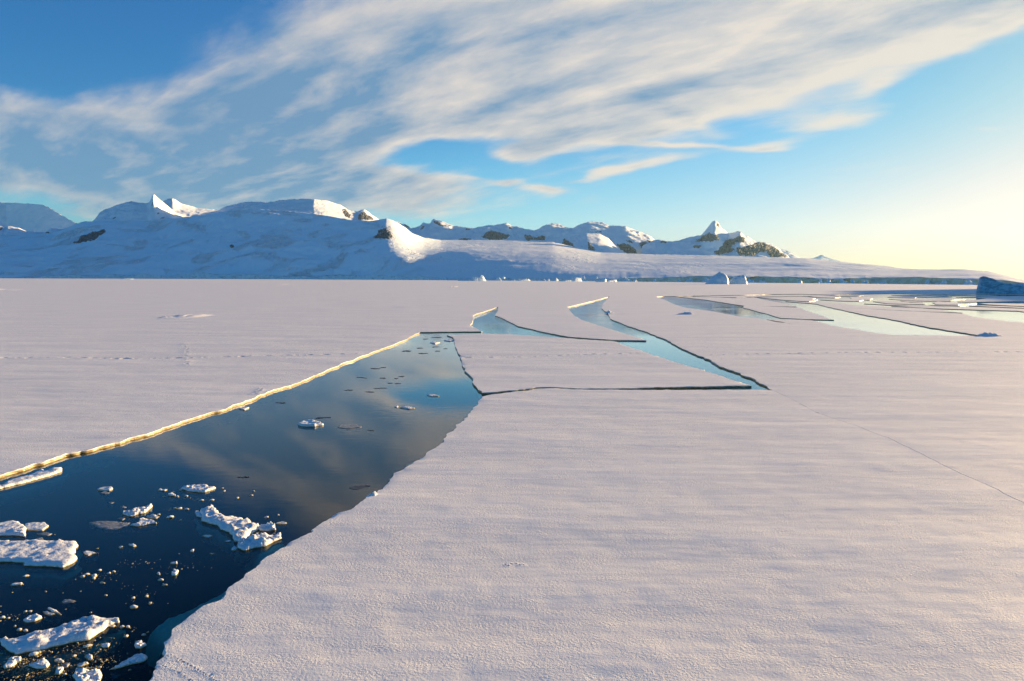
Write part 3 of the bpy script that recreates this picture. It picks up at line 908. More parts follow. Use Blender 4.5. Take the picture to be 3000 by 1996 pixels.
rng, rng_bvh = hill("mountain", [(1125, 655), (1160, 650), (1187, 658), (1205, 671), (1231, 664), (1239, 653.6), (1260, 655), (1266, 646), (1271, 642), (1294, 647), (1328, 662), (1358, 666), (1388, 669), (1422, 661), (1451, 660), (1485, 653), (1502, 664), (1528, 672), (1566, 677), (1587, 670), (1617, 655), (1638, 656), (1655, 664), (1676, 669), (1697, 659),
                                 (1727, 650.7), (1765, 652), (1786, 662), (1833, 663), (1859, 672.7), (1884, 684), (1900, 690), (1926, 709), (1960, 722)],
                    [(1125, 6000), (1271, 6200), (1400, 6050), (1485, 6150), (1566, 6000), (1640, 6200), (1700, 6050), (1765, 6200), (1840, 6050), (1960, 6300)], 722, 5300, seed=41, amp=26, scale=230, rough=1.0, rows=(22, 26), crest_px=2.5)
peak, peak_bvh = hill("mountain", [(1880, 724), (1915, 707), (1942, 707), (1959, 709), (1992, 705), (2025, 693.7), (2058, 688), (2068, 674), (2080, 658), (2088, 647), (2094, 645), (2105, 652), (2113, 670), (2133, 685.5), (2149, 682.7), (2160, 679), (2170, 681), (2182, 693), (2207, 707), (2243, 713), (2273, 727), (2290, 740), (2307, 755), (2318, 764)],
                      [(1880, 5300), (2058, 5150), (2094, 5000), (2133, 5200), (2166, 5000), (2318, 5600)], 770, 4450, seed=47, amp=24, scale=200, rough=1.1, rows=(22, 26), crest_px=2.5)
knoll, knoll_bvh = hill("mountain", [(1596, 716), (1621, 711), (1646, 698), (1685, 690), (1719, 684.6), (1757, 684.6), (1782, 698), (1808, 726), (1837, 743), (1850, 752)], [(1596, 4950), (1719, 4900), (1850, 5250)], 765, [(1596, 4620), (1720, 4350), (1850, 4300)], seed=53, amp=9, rough=0.3, crest_px=1.0)
hill("mountain", [(2255, 735), (2279, 727), (2300, 733), (2318, 741), (2345, 757), (2360, 764)], 9500, 775, 8900, seed=55, amp=30, scale=300)
hill("mountain", [(2350, 761), (2384, 757), (2397, 751), (2406, 747), (2428, 756), (2456, 763), (2480, 771)], 10500, 780, 9900, seed=57, amp=30, scale=300)

# ------------------------------------------------------------------ rock showing through the snow
def from_zoom(pts, ox, oy, s):
    return [(ox + x / s, oy + y / s) for x, y in pts]
def z1(p): return from_zoom(p, 0, 520, 2.357)
def z2(p): return from_zoom(p, 900, 520, 2.357)
def z3(p): return from_zoom(p, 1700, 520, 1.813)

def rock(poly, parent, bvh, seed, lump=7.0, step=2.0):
    pl = resample(poly, 2.2)
    c = pl.mean(0)
    pl = pl + min(3.6, 0.9 + 0.05 * float(np.ptp(pl[:, 0]))) * np.stack([fbm(pl[:, 0] / 6, pl[:, 1] / 6, seed, 4, 0.75), fbm(pl[:, 0] / 6, pl[:, 1] / 6, seed + 5, 4, 0.75)], 1)
    lo, hi = pl.min(0), pl.max(0)
    gx, gy = np.meshgrid(np.arange(lo[0], hi[0], step), np.arange(lo[1], hi[1], step))
    gp = np.stack([gx.ravel(), gy.ravel()], 1) + RNG.uniform(-0.5, 0.5, (gx.size, 2))
    gp = gp[inside(gp, pl)]
    n = len(pl)
    V, E, F, _, _, _ = delaunay_2d_cdt([Vector(p) for p in np.vstack([pl, gp])], [(i, (i + 1) % n) for i in range(n)], [], 1, 1e-4)
    V = np.array([tuple(v) for v in V])
    bpts = pl
    O = Vector((0, 0, CAM_H))
    ver, good = [], []
    for p in V:
        q = p.copy(); hit = None
        for _ in range(8):
            d = Vector(rays([q])[0]).normalized()
            hit = bvh.ray_cast(O, d)
            if hit[0] is not None: break
            q[1] += 1.0
        if hit[0] is None:
            ver.append((0, 0, 0)); good.append(False); continue
        e = math.sqrt(((bpts - p) ** 2).sum(1).min())
        h = hit[0]; nr = hit[1]
        if nr.dot(d) > 0: nr = -nr
        k = min(1.0, e / 3.0)
        off = -1.0 + k * (0.45 * lump + lump * (0.4 - abs(float(fbm(p[0] / 6.0, p[1] / 9.0, seed + 9, 4, 0.6)))) + 0.5 * lump * float(fbm(p[0] / 2.5, p[1] / 3.0, seed + 19, 3)))
        w = h + nr * off
        ver.append(tuple(w)); good.append(True)
    fc = [f for f in F if all(good[i] for i in f)]
    if fc:
        return link_mesh("rock_outcrop", ver, fc, ROCK, parent=parent, smooth=False)

rock(z1([(500, 445), (545, 430), (555, 405), (620, 385), (645, 372), (690, 365), (730, 350), (725, 388), (690, 405), (655, 430), (640, 438), (580, 445), (510, 457)]), land, land_bvh, 101)
rock(z1([(1583, 468), (1598, 462), (1616, 465), (1614, 490), (1592, 488)]), land, land_bvh, 102, 4)
rock(z2([(450, 420), (480, 395), (487, 370), (500, 358), (555, 352), (575, 380), (590, 405), (580, 425), (500, 425)]), land, land_bvh, 103)
rock(z1([(765, 290), (790, 272), (810, 270), (805, 282), (780, 292)]), spike, spike_bvh, 104, 4)
rock(z1([(1046, 168), (1060, 172), (1056, 205), (1045, 195)]), spike, spike_bvh, 105, 4)
rock(z1([(1076, 243), (1100, 244), (1097, 258), (1078, 257)]), spike, spike_bvh, 106, 4)
rock(z1([(1098, 284), (1120, 274), (1140, 276), (1135, 288), (1105, 290)]), spike, spike_bvh, 107, 4)
rock(z1([(655, 290), (668, 276), (680, 276), (668, 292)]), spike, spike_bvh, 108, 4)
rock(z2([(235, 218), (262, 215), (280, 235), (300, 258), (297, 283), (265, 275), (245, 245)]), dome, dome_bvh, 109)
rock(z2([(350, 268), (375, 242), (400, 237), (420, 260), (445, 270), (460, 297), (420, 297), (355, 293)]), dome, dome_bvh, 110)
rock(z2([(780, 366), (790, 330), (815, 330), (800, 356)]), rng, rng_bvh, 111)
rock(z2([(868, 296), (900, 305), (960, 335), (970, 345), (920, 335), (875, 318)]), rng, rng_bvh, 112)
rock(z2([(1195, 412), (1215, 402), (1240, 375), (1300, 368), (1345, 385), (1405, 402), (1370, 425), (1320, 432), (1250, 427)]), rng, rng_bvh, 113, 12)
rock(z2([(1490, 395), (1530, 398), (1560, 415), (1620, 400), (1648, 412), (1640, 434), (1560, 437), (1510, 436)]), rng, rng_bvh, 114, 12)
rock(z2([(1040, 430), (1080, 421), (1150, 423), (1130, 436), (1045, 436)]), rng, rng_bvh, 115, 8)
rock(z2([(1090, 352), (1130, 353), (1128, 365), (1095, 365)]), rng, rng_bvh, 116, 8)
rock(z2([(1390, 338), (1424, 345), (1415, 357), (1395, 355)]), rng, rng_bvh, 117, 8)
rock(z2([(663, 322), (700, 324), (712, 345), (725, 355), (705, 352), (690, 345)]), rng, rng_bvh, 118, 8)
rock(z2([(1975, 370), (2035, 372), (2030, 380), (1980, 380)]), rng, rng_bvh, 119, 6)
rock(z2([(1770, 418), (1800, 440), (1840, 460), (1852, 500), (1845, 514), (1780, 507), (1745, 492)]), knoll, knoll_bvh, 120, 8)
rock(z2([(1935, 438), (1960, 462), (1985, 488), (1990, 520), (1940, 516)]), knoll, knoll_bvh, 121, 8)
rock(z3([(188, 355), (240, 350), (285, 372), (303, 402), (250, 403), (215, 385)]), rng, rng_bvh, 122, 12)
rock(z3([(235, 330), (270, 335), (288, 352), (262, 350)]), rng, rng_bvh, 123, 10)
rock(z3([(312, 352), (345, 340), (362, 355), (352, 387), (325, 376)]), rng, rng_bvh, 124, 12)
rock(z3([(352, 328), (385, 340), (405, 368), (380, 372), (368, 350)]), rng, rng_bvh, 125, 12)
rock(z3([(358, 385), (375, 372), (388, 400), (362, 398)]), rng, rng_bvh, 126, 10)
rock(z3([(420, 343), (440, 336), (465, 340), (455, 348), (428, 348)]), peak, peak_bvh, 127, 8)
rock(z3([(608, 342), (640, 318), (650, 310), (690, 294), (735, 315), (737, 330), (690, 340), (640, 342)]), peak, peak_bvh, 128, 14)
rock(z3([(600, 358), (642, 362), (640, 375), (598, 376)]), peak, peak_bvh, 129, 9)
rock(z3([(722, 245), (735, 243), (745, 268), (730, 262)]), peak, peak_bvh, 130, 8)
rock(z3([(708, 398), (735, 380), (752, 365), (768, 335), (820, 325), (845, 308), (876, 322), (870, 345), (830, 350), (800, 370), (822, 388), (760, 410), (720, 413)]), peak, peak_bvh, 131, 14)
rock(z3([(828, 378), (870, 368), (900, 360), (960, 345), (1000, 360), (1045, 378), (1100, 425), (1010, 422), (990, 395), (950, 400), (920, 420), (850, 414), (830, 398)]), peak, peak_bvh, 132, 14)
rock(z3([(925, 350), (955, 342), (990, 350), (975, 360), (940, 358)]), peak, peak_bvh, 133, 9)
rock(z1([(310, 382), (330, 375), (368, 383), (355, 390), (315, 388)]), farl2, farl2_bvh, 134, 6)
rock(z1([(-8, 352), (8, 345), (24, 340), (12, 365), (-8, 372)]), farl2, farl2_bvh, 135, 6)

# ------------------------------------------------------------------ icebergs
def berg_mesh(name, xs, hs_, y0, thick, mat, seed, skew=0.0, turn=0.0, front=0.5, n_w=22, lump=0.10, base_z=-1.0, rotz=0.0, centre=None):
    """a block of glacier ice: heights hs_ over positions xs (m), thick metres deep, standing at distance y0"""
    xs = np.asarray(xs, float); hs_ = np.asarray(hs_, float)
    W = xs[-1] - xs[0]; H = hs_.max()
    n_u = 56
    U = np.linspace(0, 1, n_u)
    X = xs[0] + U * W
    Hh = np.interp(X, xs, hs_)
    Wv = np.linspace(-1, 1, n_w)
    V = []
    for w in Wv:
        prof = np.clip(1 - np.abs((w - skew) / (1 - skew if w > skew else 1 + skew)) ** 2.2, 0, 1) ** front
        end = np.clip(4 * U * (1 - U) * 1.6, 0.05, 1) ** 0.5
        y = y0 + thick + w * thick * end + turn * W * U
        n = fbm(X / (0.22 * W + 2), np.full(n_u, w * thick) / (0.22 * W + 2), seed, 5, 0.55)
        z = Hh * prof * (1 + 1.6 * lump * n * (abs(w) < 0.95)) 
        y = y + 0.10 * thick * fbm(X / (0.1 * W + 1), np.full(n_u, w * 3.0), seed + 3, 4, 0.6)
        z = np.where(prof <= 1e-6, base_z, z)
        V.append(np.stack([X, y, z], 1))
    V = np.array(V)
    V[:, 0, 2] = base_z; V[:, -1, 2] = base_z
    idx = np.arange(n_w * n_u).reshape(n_w, n_u)
    q = np.stack([idx[:-1, :-1], idx[:-1, 1:], idx[1:, 1:], idx[1:, :-1]], -1).reshape(-1, 4)
    Vf = V.reshape(-1, 3)
    if centre is not None:
        c, s = math.cos(rotz), math.sin(rotz)
        x, y = Vf[:, 0].copy(), Vf[:, 1].copy()
        Vf[:, 0] = centre[0] + c * x - s * y; Vf[:, 1] = centre[1] + s * x + c * y
    return link_mesh(name, Vf, q, mat)

def berg(outline, base_v, label, thick, mat=None, seed=1, skew=0.0, front=0.5, lump=0.10, turn=0.0):
    us_ = np.array([p[0] for p in outline], float)
    d = ground([(us_.mean(), base_v)])[0][1]
    top = at_depth(np.array(outline, float), np.full(len(outline), d))
    o = berg_mesh("iceberg", top[:, 0], np.maximum(top[:, 2], 0.0), d, thick, mat or BERG, seed, skew, turn, front, lump=lump)
    return tag(o, label, "iceberg")

berg(z2([(1035, 716), (1045, 706), (1065, 698), (1100, 694), (1140, 692), (1165, 700), (1180, 702)]), 823.3, "long low blue iceberg ramp left of the white curled lump before the far shore", 14, seed=5)
berg(z2([(1142, 712), (1150, 687), (1170, 685), (1190, 682), (1198, 674), (1208, 674), (1217, 684), (1224, 702), (1234, 716)]), 823.6, "small sunlit white iceberg with a curled horn before the far shore", 9, seed=6, skew=-0.3, turn=0.75, front=0.45)
berg(z3([(684, 568), (700, 556), (720, 535), (745, 515), (758, 506), (768, 501), (780, 508), (793, 522), (803, 545), (806, 568)]), 832.9, "pyramid shaped iceberg with a sunlit right edge in front of the ice cliff", 18, seed=8, skew=0.2, lump=0.16)
berg(z3([(800, 568), (808, 548), (830, 535), (850, 528), (880, 522), (895, 519), (903, 532), (910, 552), (926, 568)]), 832.9, "round topped iceberg with a shaded hollow beside the pyramid shaped one", 16, seed=9, skew=-0.2, lump=0.14, turn=0.5)
berg([(2898, 862), (2900, 842), (2902, 815), (2905, 811), (2910, 810), (2925, 814), (2944, 822), (2953, 823.5), (2985, 829), (3020, 833), (3080, 828), (3150, 838), (3240, 862)], 862.3, "dark blue shaded iceberg with a sheer left end at the right edge of the frame", 9, mat=DARKBERG, seed=12, skew=-0.35, front=0.32, lump=0.12)
berg([(2838, 833), (2852, 829), (2866, 825), (2880, 822), (2900, 821.5), (2950, 823), (3010, 834)], 833.2, "low blue ridge of ice behind the dark iceberg's left end", 15, seed=14)
berg([(2594, 831), (2600, 824), (2604, 812), (2607, 810), (2612, 818), (2622, 826), (2634, 831)], 831.3, "spiky blue ice pinnacle in front of the sunlit cliff corner", 8, seed=15)
berg([(2674, 832), (2682, 825), (2690, 820), (2697, 823), (2706, 828), (2714, 832)], 832.2, "twin humped blue ice block right of the spiky pinnacle", 8, seed=16)
berg([(2548, 831), (2556, 826), (2563, 822), (2572, 825), (2580, 831)], 831.0, "small rounded blue berg left of the spiky pinnacle", 7, seed=17)
berg([(1640, 824.5), (1660, 821), (1684, 818), (1690, 813.5), (1705, 815), (1712, 824.5)], 825.0, "flat white ice block with a raised right end near the far shore", 6, seed=18, turn=0.75)
berg([(1746, 826), (1750, 820), (1760, 816), (1776, 815.5), (1778, 826)], 826.3, "small square blue ice block with a white top near the far shore", 8, seed=19)
berg([(1776, 826), (1782, 821), (1800, 819), (1812, 820), (1813, 826)], 826.3, "small white ice block just right of the square blue one", 6, seed=20, turn=0.75)
berg([(1518, 823), (1530, 819), (1548, 817), (1555, 822.5)], 823.4, "little white ice wedge midway between the curled berg and the square block", 5, seed=24, turn=0.75)
berg([(2744, 830), (2752, 821), (2758, 826), (2768, 821), (2780, 826), (2796, 832)], 833.0, "jagged pale ice block cluster below the far right glacier tongue", 6, seed=25, lump=0.3, turn=0.9)
berg([(346, 818.6), (352, 817), (364, 816.2), (372, 817), (376, 818.6)], 818.8, "thin pale ice lump lying on the white plain before the left mountain foot", 8, seed=26, turn=0.8)
berg([(976, 818.6), (977.5, 815), (979.5, 814.5), (981, 818.6)], 819.0, "tiny upright white ice pillar before the left mountain foot", 3, seed=27)

# a tall tabular berg beyond the right edge of the frame: the blue band of shade on the ice is its shadow
nvec = np.array([math.cos(SUN_AZ), -math.sin(SUN_AZ)]); svec = np.array([math.sin(SUN_AZ), math.cos(SUN_AZ)])
c_ = svec * 1010 + nvec * (-165)
tall = berg_mesh("iceberg", [-92, -88, -60, -20, 10, 45, 80, 110, 116], [60, 73, 76, 86, 88, 85, 88, 80, 60], -30, 30, BERG, 29, lump=0.05, front=0.25, rotz=math.atan2(nvec[1], nvec[0]), centre=c_)
tag(tall, "tall flat topped iceberg beyond the right edge whose blue shadow lies on the ice", "iceberg")

# broken ice along the far shore
block_src = []
for k in range(6):
    xs_ = np.linspace(-1, 1, 7)
    hh = np.array([0.1, 0.5, 0.9, 1.0, 0.8, 0.45, 0.1]) * RNG.uniform(0.5, 1.2, 7)
    b = berg_mesh("ice_block", xs_, hh, -0.6, 0.6, BERG, 200 + k, lump=0.3, n_w=12, base_z=-0.15)
    block_src.append(b)
n_blocks = 0
for i in range(120):
    u = float(RNG.uniform(1240, 2950)) if i > 24 else float(RNG.uniform(1450, 2900))
    v = float(np.interp(u, [p[0] for p in FOOT], [p[1] for p in FOOT])) + float(RNG.uniform(-0.2, 0.7))
    p = ground([(u, v)])[0]
    ppm = FPX / p[1]
    w = float(RNG.uniform(5, 13) if i > 40 else RNG.uniform(13, 26)) / ppm
    src = block_src[i % 6]
    o = src if i < 6 else src.copy()
    if i >= 6: COL.objects.link(o)
    o.location = (p[0], p[1], 0)
    o.rotation_euler = (0, 0, float(RNG.uniform(0, 6.28)))
    o.scale = (w * 0.6, w * 0.5, w * float(RNG.uniform(0.35, 0.8)))
    tag(o, "small broken block of ice in the rubble belt at the foot of the ice cliff", "ice block", "ice blocks along the far shore")

# ------------------------------------------------------------------ ice floating in the wide lead
def z4(p): return from_zoom(p, 0, 1400, 5.227)
def z5(p): return from_zoom(p, 400, 1400, 5.227)
def z6(p): return from_zoom(p, 0, 1690, 5.1244)
def z7(p): return from_zoom(p, 700, 960, 3.143)
def z8(p): return from_zoom(p, 0, 1300, 2.2533)

def chunk(poly, h, lump, label, seed, mat=None, name="ice_chunk", lump_size=0.16, foot=0.0, group=None, tilt=0.0, cat="ice chunk"):
    """a drifting piece of ice: its outline in the picture laid on the water, h metres of freeboard, lumps of snow on top"""
    P = ground(resample(poly, 4.0), WATER_Z + h * 0.55)
    h = h * 0.62
    size = P.max(0) - P.min(0)
    S = float(max(size))
    P = roughen(P, 0.075 * S ** 0.5, seed)
    P = P + 0.018 * S ** 0.5 * np.stack([fbm(P[:, 0] * 9, P[:, 1] * 9, seed + 1, 3, 0.7), fbm(P[:, 0] * 9, P[:, 1] * 9, seed + 2, 3, 0.7)], 1)
    c = P.mean(0)
    step = max(0.022, S / 34.0)
    lo, hi = P.min(0), P.max(0)
    gx, gy = np.meshgrid(np.arange(lo[0], hi[0], step), np.arange(lo[1], hi[1], step))
    gp = np.stack([gx.ravel(), gy.ravel()], 1) + RNG.uniform(-0.3, 0.3, (gx.size, 2)) * step
    gp = gp[inside(gp, P)]
    if len(gp):
        d2 = ((gp[:, None] - P[None]) ** 2).sum(-1).min(1)
        gp = gp[d2 > (0.4 * step) ** 2]
    n = len(P)
    V, E, F, _, _, _ = delaunay_2d_cdt([Vector(p) for p in np.vstack([P, gp])], [(i, (i + 1) % n) for i in range(n)], [], 1, 1e-5)
    V = np.array([tuple(v) for v in V]); F = [tuple(f) for f in F]
    e = np.sqrt(((V[:, None] - P[None]) ** 2).sum(-1).min(1))
    k = np.clip(e / max(0.035 * S ** 0.5, 0.012), 0, 1) ** 0.5
    L = lump_size
    bil = 0.75 - 1.9 * np.abs(fbm(V[:, 0] / L, V[:, 1] / L, seed + 3, 2, 0.45))
    bil = np.clip(bil, 0, 1)
    sel = np.clip(fbm(V[:, 0] / (3.0 * L), V[:, 1] / (3.0 * L), seed + 8, 2) * 2.2 + 0.55, 0, 1)
    small = fbm(V[:, 0] / (0.3 * L), V[:, 1] / (0.3 * L), seed + 5, 3)
    z = WATER_Z + h * (0.55 + 0.45 * k) + lump * k * bil * sel + 0.30 * lump * small + 0.25 * h * fbm(V[:, 0] / (1.6 * L), V[:, 1] / (1.6 * L), seed + 12, 2) + tilt * (V[:, 0] - c[0])
    z = np.maximum(z, WATER_Z - 0.02)
    # triangle order
    FF = []
    for f in F:
        a, b, d = V[f[0]], V[f[1]], V[f[2]]
        ar = (b[0] - a[0]) * (d[1] - a[1]) - (b[1] - a[1]) * (d[0] - a[0])
        FF.append(f if ar > 0 else f[::-1])
    verts = np.column_stack([V, z]).tolist()
    de = set((f[i], f[(i + 1) % 3]) for f in FF for i in range(3))
    free = [(p, q) for (p, q) in de if (q, p) not in de]
    nrm = {}
    for p, q in free:
        d = V[q] - V[p]
        m_ = np.array([d[1], -d[0]]) / (np.linalg.norm(d) + 1e-9)
        for kk in (p, q): nrm[kk] = nrm.get(kk, np.zeros(2)) + m_
    ring = {}
    for kk, m_ in nrm.items():
        m_ = m_ / (np.linalg.norm(m_) + 1e-6)
        ids = [kk]
        for oo, zz in ((0.006 + 0.03 * h, WATER_Z + h * 0.3), (0.0, WATER_Z - 0.01), (-0.02, WATER_Z - 0.10 - h * 0.6), (-0.10 * S ** 0.5, WATER_Z - 0.16 - h)):
            ids.append(len(verts))
            zt = min(zz, z[kk] - 0.004 * len(ids))
            verts.append([V[kk][0] + m_[0] * oo, V[kk][1] + m_[1] * oo, zt])
        ring[kk] = ids
    for p, q in free:
        A, B = ring[p], ring[q]
        for r in range(4):
            FF.append((A[r], A[r + 1], B[r + 1], B[r]))
    V3 = np.array(verts); V3[:, 0] -= c[0]; V3[:, 1] -= c[1]
    o = link_mesh(name, V3, FF, mat or CHUNK)
    o.location = (c[0], c[1], 0)
    tag(o, label, cat, group)
    if foot > 0:
        # the wider foot of the piece, under water
        Q = P - c
        Q = Q * (1 + foot / (0.5 * S)) 
        zf = WATER_Z - 0.28
        vv = [(a, b, zf + 0.05 * float(fbm(a * 3, b * 3, seed, 2))) for a, b in Q] + [(a * 0.55, b * 0.55, zf + 0.10) for a, b in Q] + [(a * 0.8, b * 0.8, zf - 0.4) for a, b in Q]
        m_ = len(Q)
        ff = []
        for i in range(m_):
            j = (i + 1) % m_
            ff.append((i, j, m_ + j, m_ + i))
            ff.append((2 * m_ + i, 2 * m_ + j, j, i))
        ff.append(tuple(range(m_, 2 * m_)))
        link_mesh("submerged_foot", vv, ff, SUBM, parent=o)
    return o

chunk(z8([(-60, 275), (0, 268), (60, 240), (180, 205), (265, 168), (320, 172), (415, 152), (405, 172), (330, 200), (250, 225), (100, 262), (0, 288), (-60, 300)]), 0.16, 0.12, "long ridge of sunlit ice lying against the left bank's yellow edge", 301, foot=0.25, lump_size=0.5)
chunk(z4([(-150, 690), (0, 685), (150, 655), (300, 655), (340, 690), (410, 745), (380, 800), (410, 840), (400, 885), (250, 870), (0, 858), (-150, 855)]), 0.12, 0.05, "flat snowy slab at the left frame edge above the biggest rectangular slab", 302, lump_size=0.2)
chunk(z4([(405, 695), (580, 680), (680, 685), (730, 730), (650, 795), (420, 785)]), 0.07, 0.02, "smooth blue slab with a sunlit right tip touching the flat slab", 303)
chunk(z4([(-200, 915), (-60, 925), (190, 935), (200, 960), (330, 955), (600, 960), (800, 970), (900, 945), (940, 975), (1130, 970), (1155, 1010), (1130, 1070), (1080, 1130), (1140, 1210), (1100, 1270), (960, 1325), (700, 1310), (400, 1300), (350, 1270), (200, 1240), (-60, 1240), (-200, 1230)]), 0.16, 0.05, "biggest rectangular slab of crusty snow with a notched right end at the left frame edge", 304, lump_size=0.12, foot=0.18)
chunk(z4([(570, 855), (700, 840), (790, 855), (720, 885)]), 0.03, 0.02, "thin grey sliver of ice between the blue slab and the rectangular slab", 305, mat=THIN)
chunk(z4([(565, 930), (640, 915), (650, 940), (600, 955)]), 0.02, 0.02, "tiny grey scrap just above the rectangular slab", 339, mat=THIN)
chunk(z4([(1370, 680), (1500, 665), (1700, 665), (1850, 685), (1980, 690), (1930, 750), (1800, 785), (1700, 795), (1550, 770), (1450, 730)]), 0.025, 0.02, "thin grey crescent sheet floating flat on the dark water", 306, mat=THIN, lump_size=0.1)
chunk(z4([(1880, 545), (2000, 505), (2150, 480), (2350, 425), (2290, 480), (2220, 530), (2100, 555), (2000, 580), (1950, 572)]), 0.05, 0.16, "grey tilted plate carrying a round snow lump above the crescent sheet", 307, mat=CHUNK, lump_size=0.22)
chunk(z4([(1990, 715), (2120, 685), (2130, 615), (2200, 610), (2340, 650), (2400, 690), (2250, 705), (2100, 738)]), 0.07, 0.08, "wedge of granular ice right of the crescent sheet", 308)
chunk(z4([(2230, 590), (2330, 565), (2440, 590), (2400, 625), (2280, 620)]), 0.03, 0.06, "small crumbly cluster just above the granular wedge", 340, lump_size=0.07)
chunk(z4([(1490, 168), (1560, 145), (1690, 135), (1725, 155), (1680, 182), (1560, 182)]), 0.10, 0.04, "bright white capsule of ice with a bluish tail below the left bank", 309)
chunk(z4([(1530, 235), (1600, 210), (1670, 230), (1600, 248)]), 0.025, 0.02, "dull grey scrap right under the bright white capsule", 310, mat=THIN)
chunk(z4([(1650, 380), (1700, 368), (1750, 375), (1700, 395)]), 0.02, 0.02, "faint brownish scrap halfway between the white capsule and the tilted plate", 341, mat=THIN)
chunk(z4([(1840, 440), (1890, 432), (1935, 450), (1890, 462)]), 0.02, 0.02, "small brownish scrap just left of the tilted plate's far end", 342, mat=THIN)
chunk(z4([(1800, 625), (1860, 615), (1915, 625), (1870, 648)]), 0.02, 0.02, "small grey scrap between the tilted plate and the crescent sheet", 343, mat=THIN)
chunk(z4([(1280, 1130), (1340, 1115), (1510, 1145), (1420, 1160), (1340, 1185)]), 0.07, 0.03, "pointed white flake right of the rectangular slab's notched end", 311)
chunk(z4([(1960, 1020), (2030, 1010), (2090, 1035), (2040, 1052)]), 0.05, 0.05, "small bright lump below the granular wedge", 312)
chunk(z4([(1815, 1060), (1850, 1050), (1890, 1055), (1840, 1078)]), 0.03, 0.04, "tiny bright crumb left of the small bright lump", 344)
chunk(z5([(660, 152), (750, 132), (830, 112), (950, 95), (1040, 95), (1100, 122), (1200, 135), (1150, 160), (1040, 200), (900, 195), (800, 182), (720, 162)]), 0.14, 0.14, "white spiky raft alone in mid lead with a round lump at its front", 313, lump_size=0.22)
chunk(z5([(335, 178), (370, 160), (400, 180), (440, 165), (470, 180), (430, 198), (370, 196)]), 0.05, 0.08, "dumbbell shaped white crumb left of the spiky raft", 314, lump_size=0.16)
chunk(z5([(480, 255), (540, 222), (600, 260), (540, 268)]), 0.08, 0.06, "little white pyramid of ice left of the spiky raft", 315)
chunk(z5([(1005, 510), (1150, 475), (1190, 495), (1280, 560), (1380, 585), (1500, 590), (1600, 620), (1610, 650), (1700, 620), (1740, 690), (1860, 740), (1800, 780), (1750, 820), (1700, 845), (1650, 920), (1580, 950), (1500, 920), (1430, 830), (1350, 770), (1280, 740), (1230, 690), (1100, 645), (1010, 622)]), 0.17, 0.20, "largest heap of lumpy snow covered ice in mid lead, shaped like a bird's wing", 316, lump_size=0.24, foot=0.3)
chunk(z5([(900, 520), (930, 507), (1030, 545), (1005, 590), (910, 580)]), 0.10, 0.03, "small pale turquoise block at the left tip of the largest lumpy heap", 317)
chunk(z5([(1870, 718), (2000, 708), (2060, 690), (2130, 770), (2050, 785), (1900, 790), (1850, 752)]), 0.12, 0.14, "lumpy white piece right of the largest heap's point", 318, lump_size=0.2)
big18 = chunk(z5([(1550, 1000), (1700, 905), (1850, 890), (2080, 862), (2220, 822), (2230, 900), (2100, 950), (1950, 1010), (1800, 1040), (1650, 1078), (1560, 1042)]), 0.16, 0.18, "lumpy ice ridge beside the right bank with a teal ledge under water", 319, lump_size=0.2)
chunk(z5([(2150, 690), (2220, 668), (2300, 690), (2240, 705)]), 0.04, 0.03, "smooth pale shell of ice right of the lumpy white piece", 320)
chunk(z5([(1000, 888), (1070, 867), (1170, 882), (1100, 910)]), 0.05, 0.05, "bluish shaded crumb below left of the largest lumpy heap", 321, lump_size=0.1)
chunk(z5([(820, 1112), (880, 1086), (875, 1116), (830, 1126)]), 0.05, 0.03, "single white crumb in the dark middle of the lead", 322)
chunk(z5([(1115, 1156), (1200, 1150), (1150, 1170)]), 0.03, 0.03, "flat pale splinter right of the single white crumb", 323)
chunk(z5([(520, 1302), (570, 1290), (620, 1285), (620, 1310), (560, 1316)]), 0.05, 0.06, "bright knobbly crumb above the upright white nugget", 324, lump_size=0.1)
chunk(z5([(540, 1445), (570, 1412), (640, 1410), (600, 1470), (550, 1476)]), 0.10, 0.06, "upright white nugget in the black water", 325)
chunk(z5([(310, 1455), (350, 1442), (360, 1470), (330, 1476)]), 0.05, 0.03, "small round nugget left of the upright white nugget", 326)
chunk(z5([(1440, 1090), (1500, 1060), (1550, 1075), (1520, 1105), (1460, 1108)]), 0.04, 0.06, "bluish crumbs at the left foot of the ridge with the teal ledge", 345, lump_size=0.08)
chunk(z6([(165, 112), (220, 90), (325, 85), (320, 105), (200, 122)]), 0.06, 0.03, "small white bar of ice at the left frame edge below the rectangular slab", 327)
chunk(z6([(360, 630), (430, 602), (530, 574), (600, 600), (520, 640), (420, 660)]), 0.09, 0.04, "smooth white loaf shaped piece above the long shard", 328)
chunk(z6([(715, 465), (860, 492), (940, 545), (900, 556), (760, 512), (725, 487)]), 0.07, 0.02, "narrow tilted orange lit splinter above the long shard", 329, tilt=-0.1)
chunk(z6([(640, 518), (720, 515), (830, 555), (760, 573), (680, 552)]), 0.04, 0.06, "knobbly crumbs under the narrow orange splinter", 330, lump_size=0.08)
chunk(z6([(930, 370), (960, 340), (1060, 345), (1150, 362), (1080, 380), (960, 395)]), 0.03, 0.03, "dim brown flake with a bright corner above the narrow splinter", 346, mat=THIN)
chunk(z6([(5, 905), (60, 887), (230, 902), (330, 870), (530, 802), (640, 792), (850, 740), (1050, 667), (1200, 630), (1300, 594), (1500, 602), (1650, 602), (1790, 592), (1780, 640), (1640, 690), (1520, 770), (1400, 850), (1300, 900), (1050, 950), (800, 1010), (550, 1068), (250, 1108), (150, 1070), (20, 980)]), 0.16, 0.11, "long pointed shard covered in snow nodules with a yellow right edge near the bottom left", 331, lump_size=0.10, foot=0.12)
chunk(z6([(2010, 988), (2060, 957), (2130, 960), (2200, 1000), (2100, 1053), (2020, 1048)]), 0.11, 0.06, "pale blue lump near the right bank, level with the long shard", 332)
